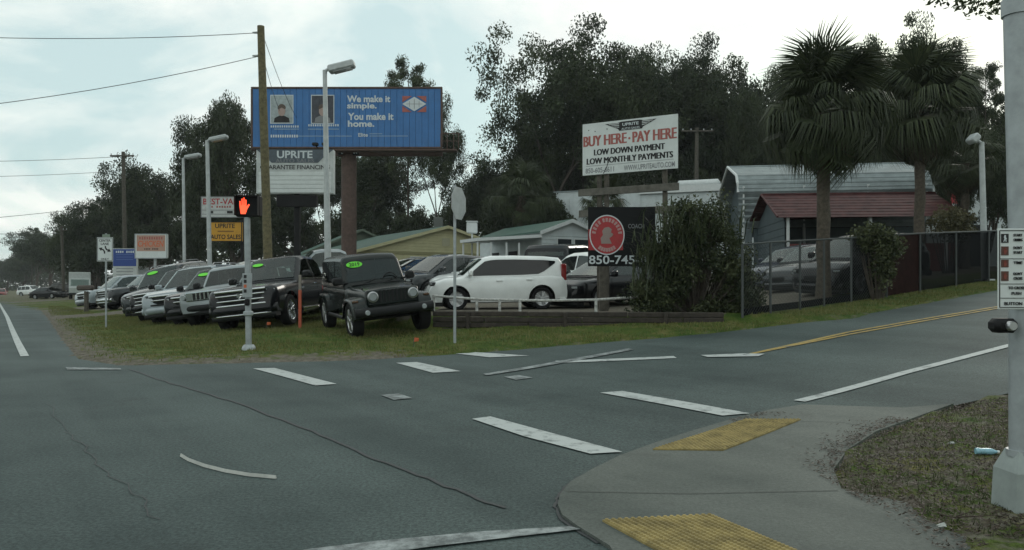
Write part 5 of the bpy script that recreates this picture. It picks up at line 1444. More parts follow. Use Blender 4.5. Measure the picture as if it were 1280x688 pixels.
text('TO CROSS', sg, 20 * k, xo(1281), yq - .006, zt(360), BLACKINK, 3.6 * k, .01); text('PUSH', sg, 12 * k, xo(1281), yq - .006, zt(367), BLACKINK, 3.6 * k, .01); text('BUTTON', sg, 22 * k, xo(1277), yq - .006, zt(380), BLACKINK, 4 * k, .01)
pbh = part('push_button', MB().cbox((xo(1266), -15 * k, zt(408)), (29 * k, .11, 18 * k), .025), BLKS, np_, 40)
part('button_cap', MB().lathe([(0, -.03), (5 * k, -.03), (6 * k, -.015), (6 * k, .02)], 18, 'y', (xo(1268), -15 * k - .055, zt(408))), ALLOY, pbh, 40)

k = k0
# --- litter on the near verge
bp_ = G(1232, 569); bo = thing('plastic_bottle', 'crumpled pale blue plastic bottle lying on the dry verge', 'bottle', bp_, R(-12)); bo.scale = (.8, .8, .8)
BOT = mat('bottle_blue', (.22, .42, .5), .2, coat=.3, var=.2, scale=20)
b_ = part('bottle_body', MB().lathe([(.0, 0), (.03, .0), (.033, .02), (.03, .06), (.033, .1), (.031, .14), (.015, .18), (.012, .19), (.0, .19)], 14), BOT, bo, 50)
b_.rotation_euler = (0, R(90), 0); b_.location = (-.09, 0, .035)
c_ = part('bottle_cap', MB().lathe([(0, .19), (.014, .19), (.014, .21), (0, .21)], 10), SIGNW, bo); c_.rotation_euler = (0, R(90), 0); c_.location = (-.09, 0, .035)
for px, py, lab in ((1190, 556, 'pale crumpled scrap of paper left of the bottle'), (1178, 660, 'small white pebble-like scrap near the bottom right corner')):
    q = G(px, py); mbp = MB().cbox((0, 0, .012), (.05, .035, .025), .012); mbp.v = [(x + random.uniform(-.008, .008), y + random.uniform(-.008, .008), z + random.uniform(-.004, .006)) for x, y, z in mbp.v]
    o = put('paper_scrap', mbp.mesh('paper_scrap', mat('litter_pale', (.36, .38, .36), .8)), None, q); tag(o, lab, 'litter')
tw = MB()
for (x, y, l) in ((1150, 655, .35), (1175, 645, .4), (1200, 650, .25), (1240, 600, .3), (1252, 612, .35)):
    q = G(x, y); a = random.uniform(0, 6.28)
    tw.tube([q + Vector((0, 0, .01)), q + Vector((math.cos(a) * l * .5, math.sin(a) * l * .5, .05)), q + Vector((math.cos(a + .4) * l, math.sin(a + .4) * l, .12))], [.005, .004, .002], 5)
tag(put('twigs', tw.mesh('twigs', mat('twig_brown', (.05, .035, .025), .9))), kind='stuff')

# --- chain-link fence along the side street
fb_px = [(928, 398), (963, 392), (1000, 387.5), (1030, 383), (1064, 378.5), (1108, 372), (1150, 365), (1195, 358), (1236, 352), (1262, 349)]
ft_px = [(928, 306), (963, 303), (1000, 301), (1030, 299.5), (1064, 297.5), (1108, 294), (1150, 292), (1195, 290.5), (1236, 289), (1262, 288)]
FW = mat('fence_wire', (.05, .055, .055), .7, .2)
SCREEN = mat('privacy_mesh', (.006, .007, .008), .95, alpha=.9, spec=.03)
SCREEN2 = mat('privacy_slats_red', (.020, .009, .008), .9, var=.3, spec=.05)
fn_ = thing('chain_link_fence', 'tall chain-link fence with dark privacy mesh along the side street', 'fence', (0, 0, 0))
fb = [G(*p) for p in fb_px]
ftp = [Vector((b.x, b.y, EYE + (HY - t_[1]) * b.y / F)) for b, t_ in zip(fb, ft_px)]
FM = mat('fence_post', (.06, .068, .068), .65, .2)
for b, t_ in zip(fb, ftp): part('post', MB().tube([b - Vector((0, 0, .1)), t_], .032, 8), FM, fn_, 40)
part('top_rail', MB().tube(ftp, .024, 8), FM, fn_, 40)
for i in range(len(fb) - 1):
    a0, a1, c0_, c1_ = fb[i], fb[i + 1], ftp[i], ftp[i + 1]
    pt = lambda u, v: (a0.lerp(a1, u)).lerp(c0_.lerp(c1_, u), v)
    L_ = (a1 - a0).length; Hh = (c0_ - a0).length
    if i < 5:
        mb = MB(); s_ = .1; nn = (a1 - a0).cross(Vector((0, 0, 1))).normalized() * .003
        q = -Hh
        while q < L_:
            for sg_ in (1, -1):
                seg = []
                u0, u1 = max(q, 0), min(q + Hh, L_)
                if u1 - u0 > .02:
                    va, vb = (u0 - q) / Hh, (u1 - q) / Hh
                    if sg_ < 0: va, vb = 1 - va, 1 - vb
                    A, B = pt(u0 / L_, va), pt(u1 / L_, vb)
                    e = (B - A).normalized().cross(nn.normalized()) * .0032
                    mb.add([A + e, A + nn, A - e - nn, B + e, B + nn, B - e - nn], [(0, 3, 4, 1), (1, 4, 5, 2), (2, 5, 3, 0)])
            q += s_
        o = part('wire_mesh', mb, FW, fn_); o['kind'] = 'stuff'
    back_ = Vector((-(a1 - a0).y, (a1 - a0).x, 0)).normalized() * .03
    if i >= 4:
        m_ = SCREEN2 if i == 5 else SCREEN
        mb = MB(); n_ = 10
        for j in range(n_ + 1):
            w_ = math.sin(j * 1.9) * .012
            mb.v += [tuple(pt(j / n_, .02) + back_ * (1 + w_ * 10)), tuple(pt(j / n_, .5) + back_ * (1 - w_ * 14)), tuple(pt(j / n_, .985) + back_)]
        for j in range(n_):
            for r in range(2): mb.f.append((j * 3 + r, j * 3 + 3 + r, j * 3 + 4 + r, j * 3 + 1 + r))
        part('privacy_screen', mb, m_, fn_)
    else:
        mb = MB().prism([pt(0.01, .02) + back_, pt(.99, .02) + back_, pt(.99, .12) + back_, pt(.01, .12) + back_], back_ * .1)
        part('kick_screen', mb, SCREEN, fn_)
ex = [fb[-1] + Vector((U[0], U[1], 0)) * s for s in (6, 14)]
for e in ex: part('post', MB().tube([on(e.x, e.y) - Vector((0, 0, .1)), on(e.x, e.y) + Vector((0, 0, 1.6))], .032, 8), FM, fn_, 40)
# ------------------------------------------------------------------ buildings
SIDEY = mat('yellow_siding', (.44, .42, .25), .8, var=.06, scale=3)
GROOF = mat('green_roof', (.035, .085, .065), .7, var=.18, scale=2)
WSIDE = mat('white_siding', (.48, .53, .54), .7, var=.07, scale=3)
WTRIM = mat('white_trim', (.55, .58, .58), .6, var=.05)
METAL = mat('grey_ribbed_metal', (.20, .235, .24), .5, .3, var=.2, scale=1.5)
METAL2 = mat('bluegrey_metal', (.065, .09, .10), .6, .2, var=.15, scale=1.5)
REDR = mat('red_metal_roof', (.035, .010, .011), .6, .0, var=.3, scale=2.2, col2=(.085, .030, .029), spec=.15)
REDW = mat('red_board', (.15, .012, .010), .6, var=.2)
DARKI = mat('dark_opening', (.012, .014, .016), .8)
WGLASS = mat('window_glass', (.02, .025, .03), .06, spec=.8)
def frame_of(o, e1):
    e1 = Vector((e1[0], e1[1], 0)).normalized(); e2 = Vector((-e1.y, e1.x, 0))
    return lambda u, v, z: (u * e1.x + v * e2.x, u * e1.y + v * e2.y, z)

def slab(mb, a, b, c, d, t):
    """four corners of a sheet, thickened downwards"""
    return mb.prism([a, b, c, d], (0, 0, -t))

def gable_house(name, label, origin, e1, W, Lb, ze, zr, over=.3, wall=None, roofm=None, cat='building'):
    """gable end along e1 at v=0, running back along v; ze/zr absolute heights"""
    b = on(*origin); t = thing(name, label, cat, b); F_ = frame_of(origin, e1); zg = b.z
    he, hr = ze - zg, zr - zg
    mb = MB().prism([F_(0, 0, -.5), F_(W, 0, -.5), F_(W, 0, he), F_(W / 2, 0, hr), F_(0, 0, he)], Vector(F_(0, Lb, 0)))
    part('wall', mb, wall, t)
    sl = (hr - he) / (W / 2)
    for s in (0, 1):
        x0 = -over if s == 0 else W + over
        slab_ = MB().prism([F_(W / 2, -over, hr + .1), F_(x0, -over, he - sl * over + .1), F_(x0, Lb + over, he - sl * over + .1), F_(W / 2, Lb + over, hr + .1)], (0, 0, -.09))
        part('roof', slab_, roofm, t)
        f = MB().prism([F_(W / 2, -over - .03, hr + .1), F_(x0, -over - .03, he - sl * over + .1), F_(x0, -over - .03, he - sl * over - .1), F_(W / 2, -over - .03, hr - .1)], Vector(F_(0, .03, 0)) )
        part('barge_board', f, WTRIM if wall is WSIDE else wall, t)
    return t, F_, zg, he, hr
# yellow house
D = 52.0; psi = R(33); e1 = (math.cos(psi), math.sin(psi)); W = 13.0
pk = P(551, 284, D); o = (pk.x - e1[0] * W * .47, pk.y - e1[1] * W * .47)
t, F_, zg, he, hr = gable_house('yellow_house', 'yellow gabled building with a green roof behind the parked cars', o, e1, W, 15, EYE + 45 * D / F, pk.z, .35, SIDEY, GROOF)
part('gable_vent', MB().prism([F_(W / 2 - .3, -.03, hr - 1.3), F_(W / 2 + .3, -.03, hr - 1.3), F_(W / 2 + .3, -.03, hr - .75), F_(W / 2 - .3, -.03, hr - .75)], Vector(F_(0, .025, 0))), mat('vent_cream', (.36, .35, .24), .8), t)
part('eave_band', MB().prism([F_(-.05, -.06, he - .12), F_(W + .05, -.06, he - .12), F_(W + .05, -.06, he + .06), F_(-.05, -.06, he + .06)], Vector(F_(0, .05, 0))), mat('tan_trim', (.24, .23, .12), .8), t)
for i in range(9): part('siding_board', MB().prism([F_(.5 + W * .055 * i, -.02, he + .1 + (hr - he) * .105 * i), F_(W - .5 - W * .055 * i, -.02, he + .1 + (hr - he) * .105 * i), F_(W - .55 - W * .055 * i, -.03, he + .07 + (hr - he) * .105 * i), F_(.55 + W * .055 * i, -.03, he + .07 + (hr - he) * .105 * i)], Vector(F_(0, .015, 0))), SIDEY, t)
q = P(548, 280, D + 2); part('chimney', MB().cbox(tuple(q - Vector((o[0], o[1], zg))), (.62, .6, .9), .03), mat('chimney_grey', (.13, .14, .13), .8), t)
for i in range(4):
    x = 1.2 + 2.6 * i
    w_ = part('window', MB().prism([F_(x, -.04, .9), F_(x + 1.1, -.04, .9), F_(x + 1.1, -.04, 2.1), F_(x, -.04, 2.1)], Vector(F_(0, .03, 0))), WTRIM, t)
    part('pane', MB().prism([F_(x + .08, -.06, .98), F_(x + 1.02, -.06, .98), F_(x + 1.02, -.06, 2.02), F_(x + .08, -.06, 2.02)], Vector(F_(0, .015, 0))), WGLASS, w_)
# small green-roofed building left of it
D = 62.0; e1 = (math.cos(R(24)), math.sin(R(24)))
pk = P(452, 288, D); o = (pk.x - e1[0] * 4.4, pk.y - e1[1] * 4.4)
gable_house('green_roof_house', 'low dark building with a green roof behind the billboard column', o, e1, 8.8, 9, EYE + 44 * D / F, pk.z, .35, mat('dull_green_wall', (.10, .12, .09), .8, var=.1), GROOF)
# white office trailer with porch
D = 40.0; psi = R(30); e1 = (math.cos(psi), math.sin(psi)); W = 3.7
c = P(677, 290, D); o = (c.x, c.y)
t, F_, zg, he, hr = gable_house('office_trailer', 'small white office with a low green roof and a porch, above the square black SUV', o, e1, W, 7, EYE + 72 * D / F, EYE + 87.5 * D / F, .2, WSIDE, GROOF)
for x in (.95, 2.05):
    w_ = part('window', MB().prism([F_(x, -.03, he - 1.05), F_(x + .98, -.03, he - 1.05), F_(x + .98, -.03, he - .28), F_(x, -.03, he - .28)], Vector(F_(0, .02, 0))), WTRIM, t)
    part('pane', MB().prism([F_(x + .06, -.045, he - .99), F_(x + .92, -.045, he - .99), F_(x + .92, -.045, he - .34), F_(x + .06, -.045, he - .34)], Vector(F_(0, .01, 0))), WGLASS, w_)
for i in range(int(he / .2)): part('siding_board', MB().prism([F_(0, -.012, .2 * i), F_(W, -.012, .2 * i), F_(W, -.024, .2 * i + .02), F_(0, -.024, .2 * i + .02)], Vector(F_(0, .01, 0))), WSIDE, t)
pf = MB().prism([F_(-.1, -.2, he - .15), F_(-3.5, .6, he - .4), F_(-3.5, 2.6, he - .4), F_(-.1, 5.5, he - .15)], (0, 0, -.16)); part('porch_roof', pf, WTRIM, t)
for (u, v) in ((-3.4, .75), (-2.7, .6), (-1.9, .4), (-3.4, 2.4), (-1.2, .3)):
    part('porch_post', MB().cbox(F_(u, v, (he - .6) / 2), (.1, .1, he - .6), .01), WTRIM, t)
for v in (2.5, 4.6): part('door', MB().prism([F_(-.02, v, 0), F_(-.02, v + .95, 0), F_(-.02, v + .95, 2.1), F_(-.02, v, 2.1)], Vector(F_(-.03, 0, 0))), DARKI, t)
# white box on a post
q = at(590, 41.5); bx = thing('utility_box', 'white box raised on a thin post left of the office porch', 'utility box', q)
zc = EYE + (HY - 285) * 41.5 / F - q.z; part('post', MB().cbox((0, 0, zc / 2), (.08, .08, zc), .01), WTRIM, bx); part('box', MB().cbox((0, 0, zc), (.58, .5, .6), .06), WTRIM, bx); part('box_lid', MB().cbox((0, 0, zc + .33), (.64, .56, .05), .015), WTRIM, bx)
# long white warehouse
A = P(695, 231, 60); B = P(1112, 208, 51.5); b = on(A.x, A.y)
e = Vector((B.x - A.x, B.y - A.y, 0)); Lw = e.length; F_ = frame_of((A.x, A.y), e); hz = 9.0 - b.z
t = thing('warehouse', 'long white metal building behind the finance sign and the grey carport', 'building', b)
part('wall', MB().prism([F_(0, 0, -1), F_(Lw, 0, -1), F_(Lw, 0, hz), F_(0, 0, hz)], Vector(F_(0, 12, 0))), WSIDE, t)
n = int(Lw / 1.1)
for i in range(n): part('wall_panel', MB().prism([F_(Lw * i / n + .03, -.04, 0), F_(Lw * (i + 1) / n - .03, -.04, 0), F_(Lw * (i + 1) / n - .03, -.04, hz - .5), F_(Lw * i / n + .03, -.04, hz - .5)], Vector(F_(0, .03, 0))), WSIDE, t)
part('fascia', MB().prism([F_(Lw * .28, -.25, hz - .42), F_(Lw + .2, -.25, hz - .42), F_(Lw + .2, -.25, hz + .08), F_(Lw * .28, -.25, hz + .08)], Vector(F_(0, .2, 0))), WTRIM, t)
part('roof', MB().prism([F_(-.2, -.05, hz + .01), F_(Lw + .2, -.05, hz + .01), F_(Lw + .2, 12.2, hz + .01), F_(-.2, 12.2, hz + .01)], (0, 0, .1)), METAL, t)
for pa, pb_ in ((858, 914), (931, 986), (1003, 1056), (1073, 1104)):
    ua = Lw * (pa - 695) / 417; ub = Lw * (pb_ - 695) / 417
    ua = max(0, (ua - Lw * .05) * 1.0) if False else ua
    part('roof_vent', MB().tube([F_(ua, 1.2, hz + .30), F_(ua + .15, 1.2, hz + .34), F_(ub - .15, 1.2, hz + .34), F_(ub, 1.2, hz + .30)], [.1, .3, .3, .1], 10), WTRIM, t, 40)

# carports: roof of long ribbed panels on a frame
def carport(label, o, e1, Lc, Wc, ze, zr, m_roof, m_end, knee, side_drop, posts, name='carport'):
    b = on(*o); t = thing(name, label, 'carport', b); F_ = frame_of(o, e1); zg = b.z; he, hr = ze - zg, zr - zg
    prof = [(0 - .05, he - knee), (.12, he + .1), (.45, he + .32 * (hr - he) + .1)] if knee else [(-.25, he - .12)]
    top = (Wc / 2, hr)
    pts = prof + [(prof[-1][0] + (top[0] - prof[-1][0]) * k / 4, prof[-1][1] + (top[1] - prof[-1][1]) * k / 4) for k in range(1, 5)]
    def sheet(p0, p1, nm, mm):
        d0 = Vector((p1[0] - p0[0], p1[1] - p0[1])); n_ = Vector((-d0.y, d0.x)).normalized(); L_ = d0.length
        mb = MB(); sec = []; nr = max(2, int(L_ / .28))
        for i in range(nr):
            for k, hgt in ((0, 0), (.6, 0), (.7, .02), (.88, .02)):
                q = (i + k) / nr; sec.append((p0[0] + d0.x * q + n_.x * hgt, p0[1] + d0.y * q + n_.y * hgt))
        sec.append((p1[0] - n_.x * .01, p1[1] - n_.y * .01))
        m = len(sec)
        for u in (-.15, Lc + .15):
            for off in (0, -.02):
                mb.v += [F_(u, s_[0], s_[1] + off) for s_ in sec]
        for i in range(m - 1):
            mb.f += [(i, i + 1, 2 * m + i + 1, 2 * m + i), (m + i, m + i + 1, 3 * m + i + 1, 3 * m + i), (i, i + 1, m + i + 1, m + i), (2 * m + i, 2 * m + i + 1, 3 * m + i + 1, 3 * m + i)]
        return part(nm, mb, mm, t)
    for a, c in zip(pts[:-1], pts[1:]): sheet(a, c, 'roof_panel', m_roof)
    for a, c in zip(pts[:-1], pts[1:]): sheet((Wc - a[0], a[1]), (Wc - c[0], c[1]), 'roof_panel', m_roof)
    part('ridge_cap', MB().tube([F_(-.15, Wc / 2, hr + .02), F_(Lc + .15, Wc / 2, hr + .02)], .07, 6), m_roof, t)
    if side_drop:
        k = max(1, int(side_drop / .9)); zt_ = he - knee
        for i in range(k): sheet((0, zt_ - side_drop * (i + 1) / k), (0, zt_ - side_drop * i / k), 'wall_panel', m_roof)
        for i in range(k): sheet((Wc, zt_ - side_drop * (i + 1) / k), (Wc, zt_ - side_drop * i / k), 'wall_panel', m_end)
    for u in posts:
        for v in (.05, Wc - .05): part('post', MB().cbox(F_(u, v, he / 2 - .1), (.11, .11, he), .01), WTRIM, t)
    return t, F_, he, hr
o = (P(927, 229, 38).x, 38.0)
t, F_, he, hr = carport('tall grey metal carport with a ribbed rounded roof behind the red-roofed one', o, (1, -.14), 8.8, 7.2, EYE + 131 * 38 / F, EYE + 153 * 41.4 / F, METAL, METAL2, .35, 1.8, (.1, 3, 6, 8.7))
zb = he - .3
for i in range(9):
    z0_, z1_ = zb * i / 9, zb * (i + 1) / 9 - .02
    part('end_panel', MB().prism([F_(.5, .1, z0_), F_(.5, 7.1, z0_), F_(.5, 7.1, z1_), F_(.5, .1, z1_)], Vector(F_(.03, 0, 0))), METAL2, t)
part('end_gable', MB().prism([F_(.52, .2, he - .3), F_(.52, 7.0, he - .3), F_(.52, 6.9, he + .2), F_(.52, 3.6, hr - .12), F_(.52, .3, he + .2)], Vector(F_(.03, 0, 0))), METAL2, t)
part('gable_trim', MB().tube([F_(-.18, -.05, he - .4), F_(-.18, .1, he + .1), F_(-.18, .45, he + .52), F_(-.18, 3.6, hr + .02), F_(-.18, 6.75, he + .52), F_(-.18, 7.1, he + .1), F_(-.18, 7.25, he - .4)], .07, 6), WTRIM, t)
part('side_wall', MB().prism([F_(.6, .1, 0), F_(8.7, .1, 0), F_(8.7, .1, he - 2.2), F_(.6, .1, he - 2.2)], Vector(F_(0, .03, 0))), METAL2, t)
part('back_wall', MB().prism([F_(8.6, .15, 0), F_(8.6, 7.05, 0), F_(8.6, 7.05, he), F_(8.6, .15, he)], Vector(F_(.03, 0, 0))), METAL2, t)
o = (P(975, 269, 33).x, 33.0)
t, F_, he, hr = carport('low carport with a dark red ribbed roof and white posts, behind the fence', o, (1, -.09), 7.5, 5.4, EYE + 93 * 33 / F, EYE + 118 * 35.6 / F, REDR, METAL2, 0, 0, (.35, 3.8, 6.9))
for i in range(8):
    z0_, z1_ = (he - .2) * i / 8, (he - .2) * (i + 1) / 8 - .02
    part('end_panel', MB().prism([F_(.2, .1, z0_), F_(.2, 5.3, z0_), F_(.2, 5.3, z1_), F_(.2, .1, z1_)], Vector(F_(.03, 0, 0))), METAL2, t)
part('end_gable', MB().prism([F_(.2, .1, he - .2), F_(.2, 5.3, he - .2), F_(.2, 2.7, hr - .15)], Vector(F_(.03, 0, 0))), METAL2, t)
part('end_trim', MB().tube([F_(-.17, -.25, he - .1), F_(-.17, 2.7, hr + .02), F_(-.17, 5.6, he - .1)], .05, 6), MATS['red_metal_roof'], t)
part('low_front', MB().prism([F_(.3, .12, 0), F_(7.4, .12, 0), F_(7.4, .12, he - 1.25), F_(.3, .12, he - 1.25)], Vector(F_(0, .05, 0))), REDW, t)
part('back_wall', MB().prism([F_(.3, 5.2, 0), F_(7.4, 5.2, 0), F_(7.4, 5.2, he - .1), F_(.3, 5.2, he - .1)], Vector(F_(0, .05, 0))), DARKI, t)  # near-black sheet: shade under the carport roof is put into its colour
# white shed at the right with a red panel
A = P(1160, 226, 43); b = on(A.x, A.y)
t, F_, zg, he, hr = gable_house('white_shed', 'white gabled building partly seen right of the carports, behind the palms', (A.x, A.y), (1, -.1), 4.6, 6, EYE + 120 * 43 / F, EYE + 142 * 43 / F, .2, WSIDE, METAL)
part('sign_panel', MB().prism([F_(.5, -.05, he - .6), F_(1.7, -.05, he - .6), F_(1.7, -.05, he + .3), F_(.5, -.05, he + .3)], Vector(F_(0, .03, 0))), REDB, t)
part('door', MB().prism([F_(1.4, -.04, 0), F_(3.2, -.04, 0), F_(3.2, -.04, he - 1.8), F_(1.4, -.04, he - 1.8)], Vector(F_(0, .03, 0))), DARKI, t)
# white house and trailer far left under the trees
D = 88.0; A = P(92, 345, D); t, F_, zg, he, hr = gable_house('white_house', 'small white house under the trees behind the white box van', (A.x + 2, A.y + 4), (1, .3), 7, 8, EYE + 17 * D / F, EYE + 30 * D / F, .3, WSIDE, mat('grey_shingle', (.09, .09, .09), .8, var=.2))
# ------------------------------------------------------------------ trees and shrubs
BARK = mat('bark', (.055, .045, .036), .95, var=.35, scale=6, bump=.5, bscale=18)
BARKP = mat('palm_bark', (.075, .062, .047), .95, var=.4, scale=10, bump=.6, bscale=25)
OAKL = leaf_mat('oak_leaves', (.012, .022, .009), (.050, .068, .026))
PINEL = leaf_mat('pine_needles', (.013, .024, .011), (.058, .078, .030))
CEDARL = leaf_mat('cedar_leaves', (.014, .024, .011), (.048, .062, .028))
PALML = leaf_mat('palm_leaf', (.016, .026, .012), (.068, .085, .038), .55)
DEADL = leaf_mat('dead_frond', (.04, .032, .022), (.10, .08, .055), .8)
VINEL = leaf_mat('vine_leaves', (.018, .029, .013), (.10, .115, .05))

def branch_tree(r, H, R_, forks, levels, trunk_frac, r0, spread, up=.35):
    """trunk and limbs as tubes, plus the tips that carry leaves"""
    mb = MB(); tips = []
    def limb(p, d, L, rad, lev):
        pts = [p]; rs = [rad]; n = 3
        for i in range(n):
            d = (d + Vector((r.normal(0, .16), r.normal(0, .16), r.normal(.02, .1)))).normalized()
            p = p + d * L / n; pts.append(p); rs.append(rad * (1 - .55 * (i + 1) / n))
        mb.tube(pts, rs, 8 if lev == 0 else (6 if lev < 3 else 4), cap=False)
        if lev >= levels: tips.append(p); return
        if lev >= 2: tips.append(pts[2])
        k = forks[min(lev, len(forks) - 1)]
        a0 = r.uniform(0, 2 * PI)
        for j in range(k):
            a = a0 + 2 * PI * j / k + r.normal(0, .3); s = spread * r.uniform(.6, 1.25)
            ax = d.orthogonal().normalized(); ax = Matrix.Rotation(a, 3, d) @ ax
            nd = (d * math.cos(s) + ax * math.sin(s) + Vector((0, 0, up * r.uniform(.2, 1)))).normalized()
            q = pts[-1] if j < max(2, k - 1) else pts[2]
            limb(q, nd, L * r.uniform(.6, .85), rs[-1] * .8, lev + 1)
    limb(Vector((0, 0, -.3)), Vector((r.normal(0, .05), r.normal(0, .05), 1)).normalized(), H * trunk_frac, r0, 0)
    co = np.array([tuple(p) for p in tips])
    return mb, co

def leaf_cards(r, centres, per, rad, size, aspect=.5, flat=.7, droop=0.0):
    """small rhombic leaves spread round the clump centres; one tint per clump plus a little noise"""
    n = len(centres); c = np.repeat(centres, per, 0)
    rr = np.repeat(r.uniform(.6, 1.3, n), per)[:, None]
    off = r.normal(0, 1, (n * per, 3)); off /= np.linalg.norm(off, axis=1)[:, None] + 1e-9
    off *= (r.uniform(0, 1, (n * per, 1)) ** .45) * rad * rr; off[:, 2] *= flat
    p = c + off
    d = r.normal(0, 1, (n * per, 3)); d[:, 2] -= droop; d /= np.linalg.norm(d, axis=1)[:, None]
    e = np.cross(d, r.normal(0, 1, (n * per, 3))); e /= np.linalg.norm(e, axis=1)[:, None] + 1e-9
    s = size * r.uniform(.6, 1.4, (n * per, 1))
    v = np.stack([p - d * s, p + e * s * aspect, p + d * s, p - e * s * aspect], 1).reshape(-1, 3)
    f = np.arange(4 * n * per).reshape(-1, 4)
    t = np.clip(np.repeat(r.uniform(.15, .85, n), per) + r.normal(0, .13, n * per), 0, 1)
    return v, f, t

KINDS_ = {}
def tree_kind(key, seed, H, forks, levels, tf, r0, spread, up, per, rad, size, m, aspect=.5, flat=.7, leader=False):
    r = np.random.default_rng(seed)
    if leader:                                                       # pine: a straight stem with whorls of limbs in its upper part
        mb = MB(); tips = []
        stem = [(r.normal(0, .004) * z * H, r.normal(0, .004) * z * H, H * z - .3) for z in np.linspace(0, 1, 9)]
        mb.tube(stem, list(np.linspace(r0, r0 * .18, 9)), 8, cap=False)
        for k in range(leader):
            z = .42 + .56 * (k / leader) ** .9; a = k * 2.4 + r.normal(0, .3)
            L_ = H * .30 * (1.05 - .75 * (z - .42) / .58) * r.uniform(.6, 1.15)
            el = r.uniform(-.05, .35) + .5 * (z - .42)
            p0 = Vector((0, 0, H * z)); d = Vector((math.cos(a), math.sin(a), el)).normalized()
            p1 = p0 + d * L_ * .5; p2 = p0 + d * L_ + Vector((0, 0, L_ * .12))
            mb.tube([p0, p1, p2], [r0 * .25 * (1.2 - z), r0 * .16 * (1.2 - z), .02], 5, cap=False)
            tips += [tuple(p2), tuple(p0.lerp(p2, .75) + Vector((r.normal(0, .4), r.normal(0, .4), .2)))]
            for q in range(3):
                b = a + r.normal(0, .6); s_ = p0.lerp(p2, r.uniform(.4, .9)); e = s_ + Vector((math.cos(b), math.sin(b), r.uniform(.1, .6))) * L_ * .35
                mb.tube([s_, e], [.04, .015], 4, cap=False); tips.append(tuple(e))
        co = np.array(tips)
    else:
        mb, co = branch_tree(r, H, None, forks, levels, tf, r0, spread, up)
    sc = H / co[:, 2].max()
    for i, p in enumerate(mb.v): mb.v[i] = (p[0] * sc, p[1] * sc, p[2] * sc)
    co = co * sc
    trunk = mb.mesh('trunk', BARK, 60)
    crown = None
    if m is not None:
        v, f, t = leaf_cards(r, co, per, rad, size, aspect, flat)
        crown = np_mesh('crown', v, f, m, t)
    rad_ = float(np.percentile(np.hypot(co[:, 0], co[:, 1]), 90)) + rad * .6
    KINDS_[key] = (trunk, crown, H, rad_)
for i in range(4): tree_kind(('oak', i), 20 + i, 16, (4, 4, 3, 3), 4, .24, .42, .75, .28, 200, 1.65, .16, OAKL)
for i in range(3): tree_kind(('tall', i), 40 + i, 22, (4, 3, 3, 3), 4, .26, .36, .7, .32, 270, 1.8, .16, PINEL)
for i in range(3): tree_kind(('pine', i), 60 + i, 22, None, 0, 0, .26, 0, 0, 90, .95, .24, PINEL, aspect=.22, flat=.6, leader=30)
for i in range(2): tree_kind(('cedar', i), 80 + i, 8, (5, 4, 3), 3, .16, .22, .8, .3, 150, 1.0, .14, CEDARL)
tree_kind(('bare', 0), 95, 12, (4, 4, 3, 3), 4, .3, .16, .5, .4, 0, .5, .1, None)

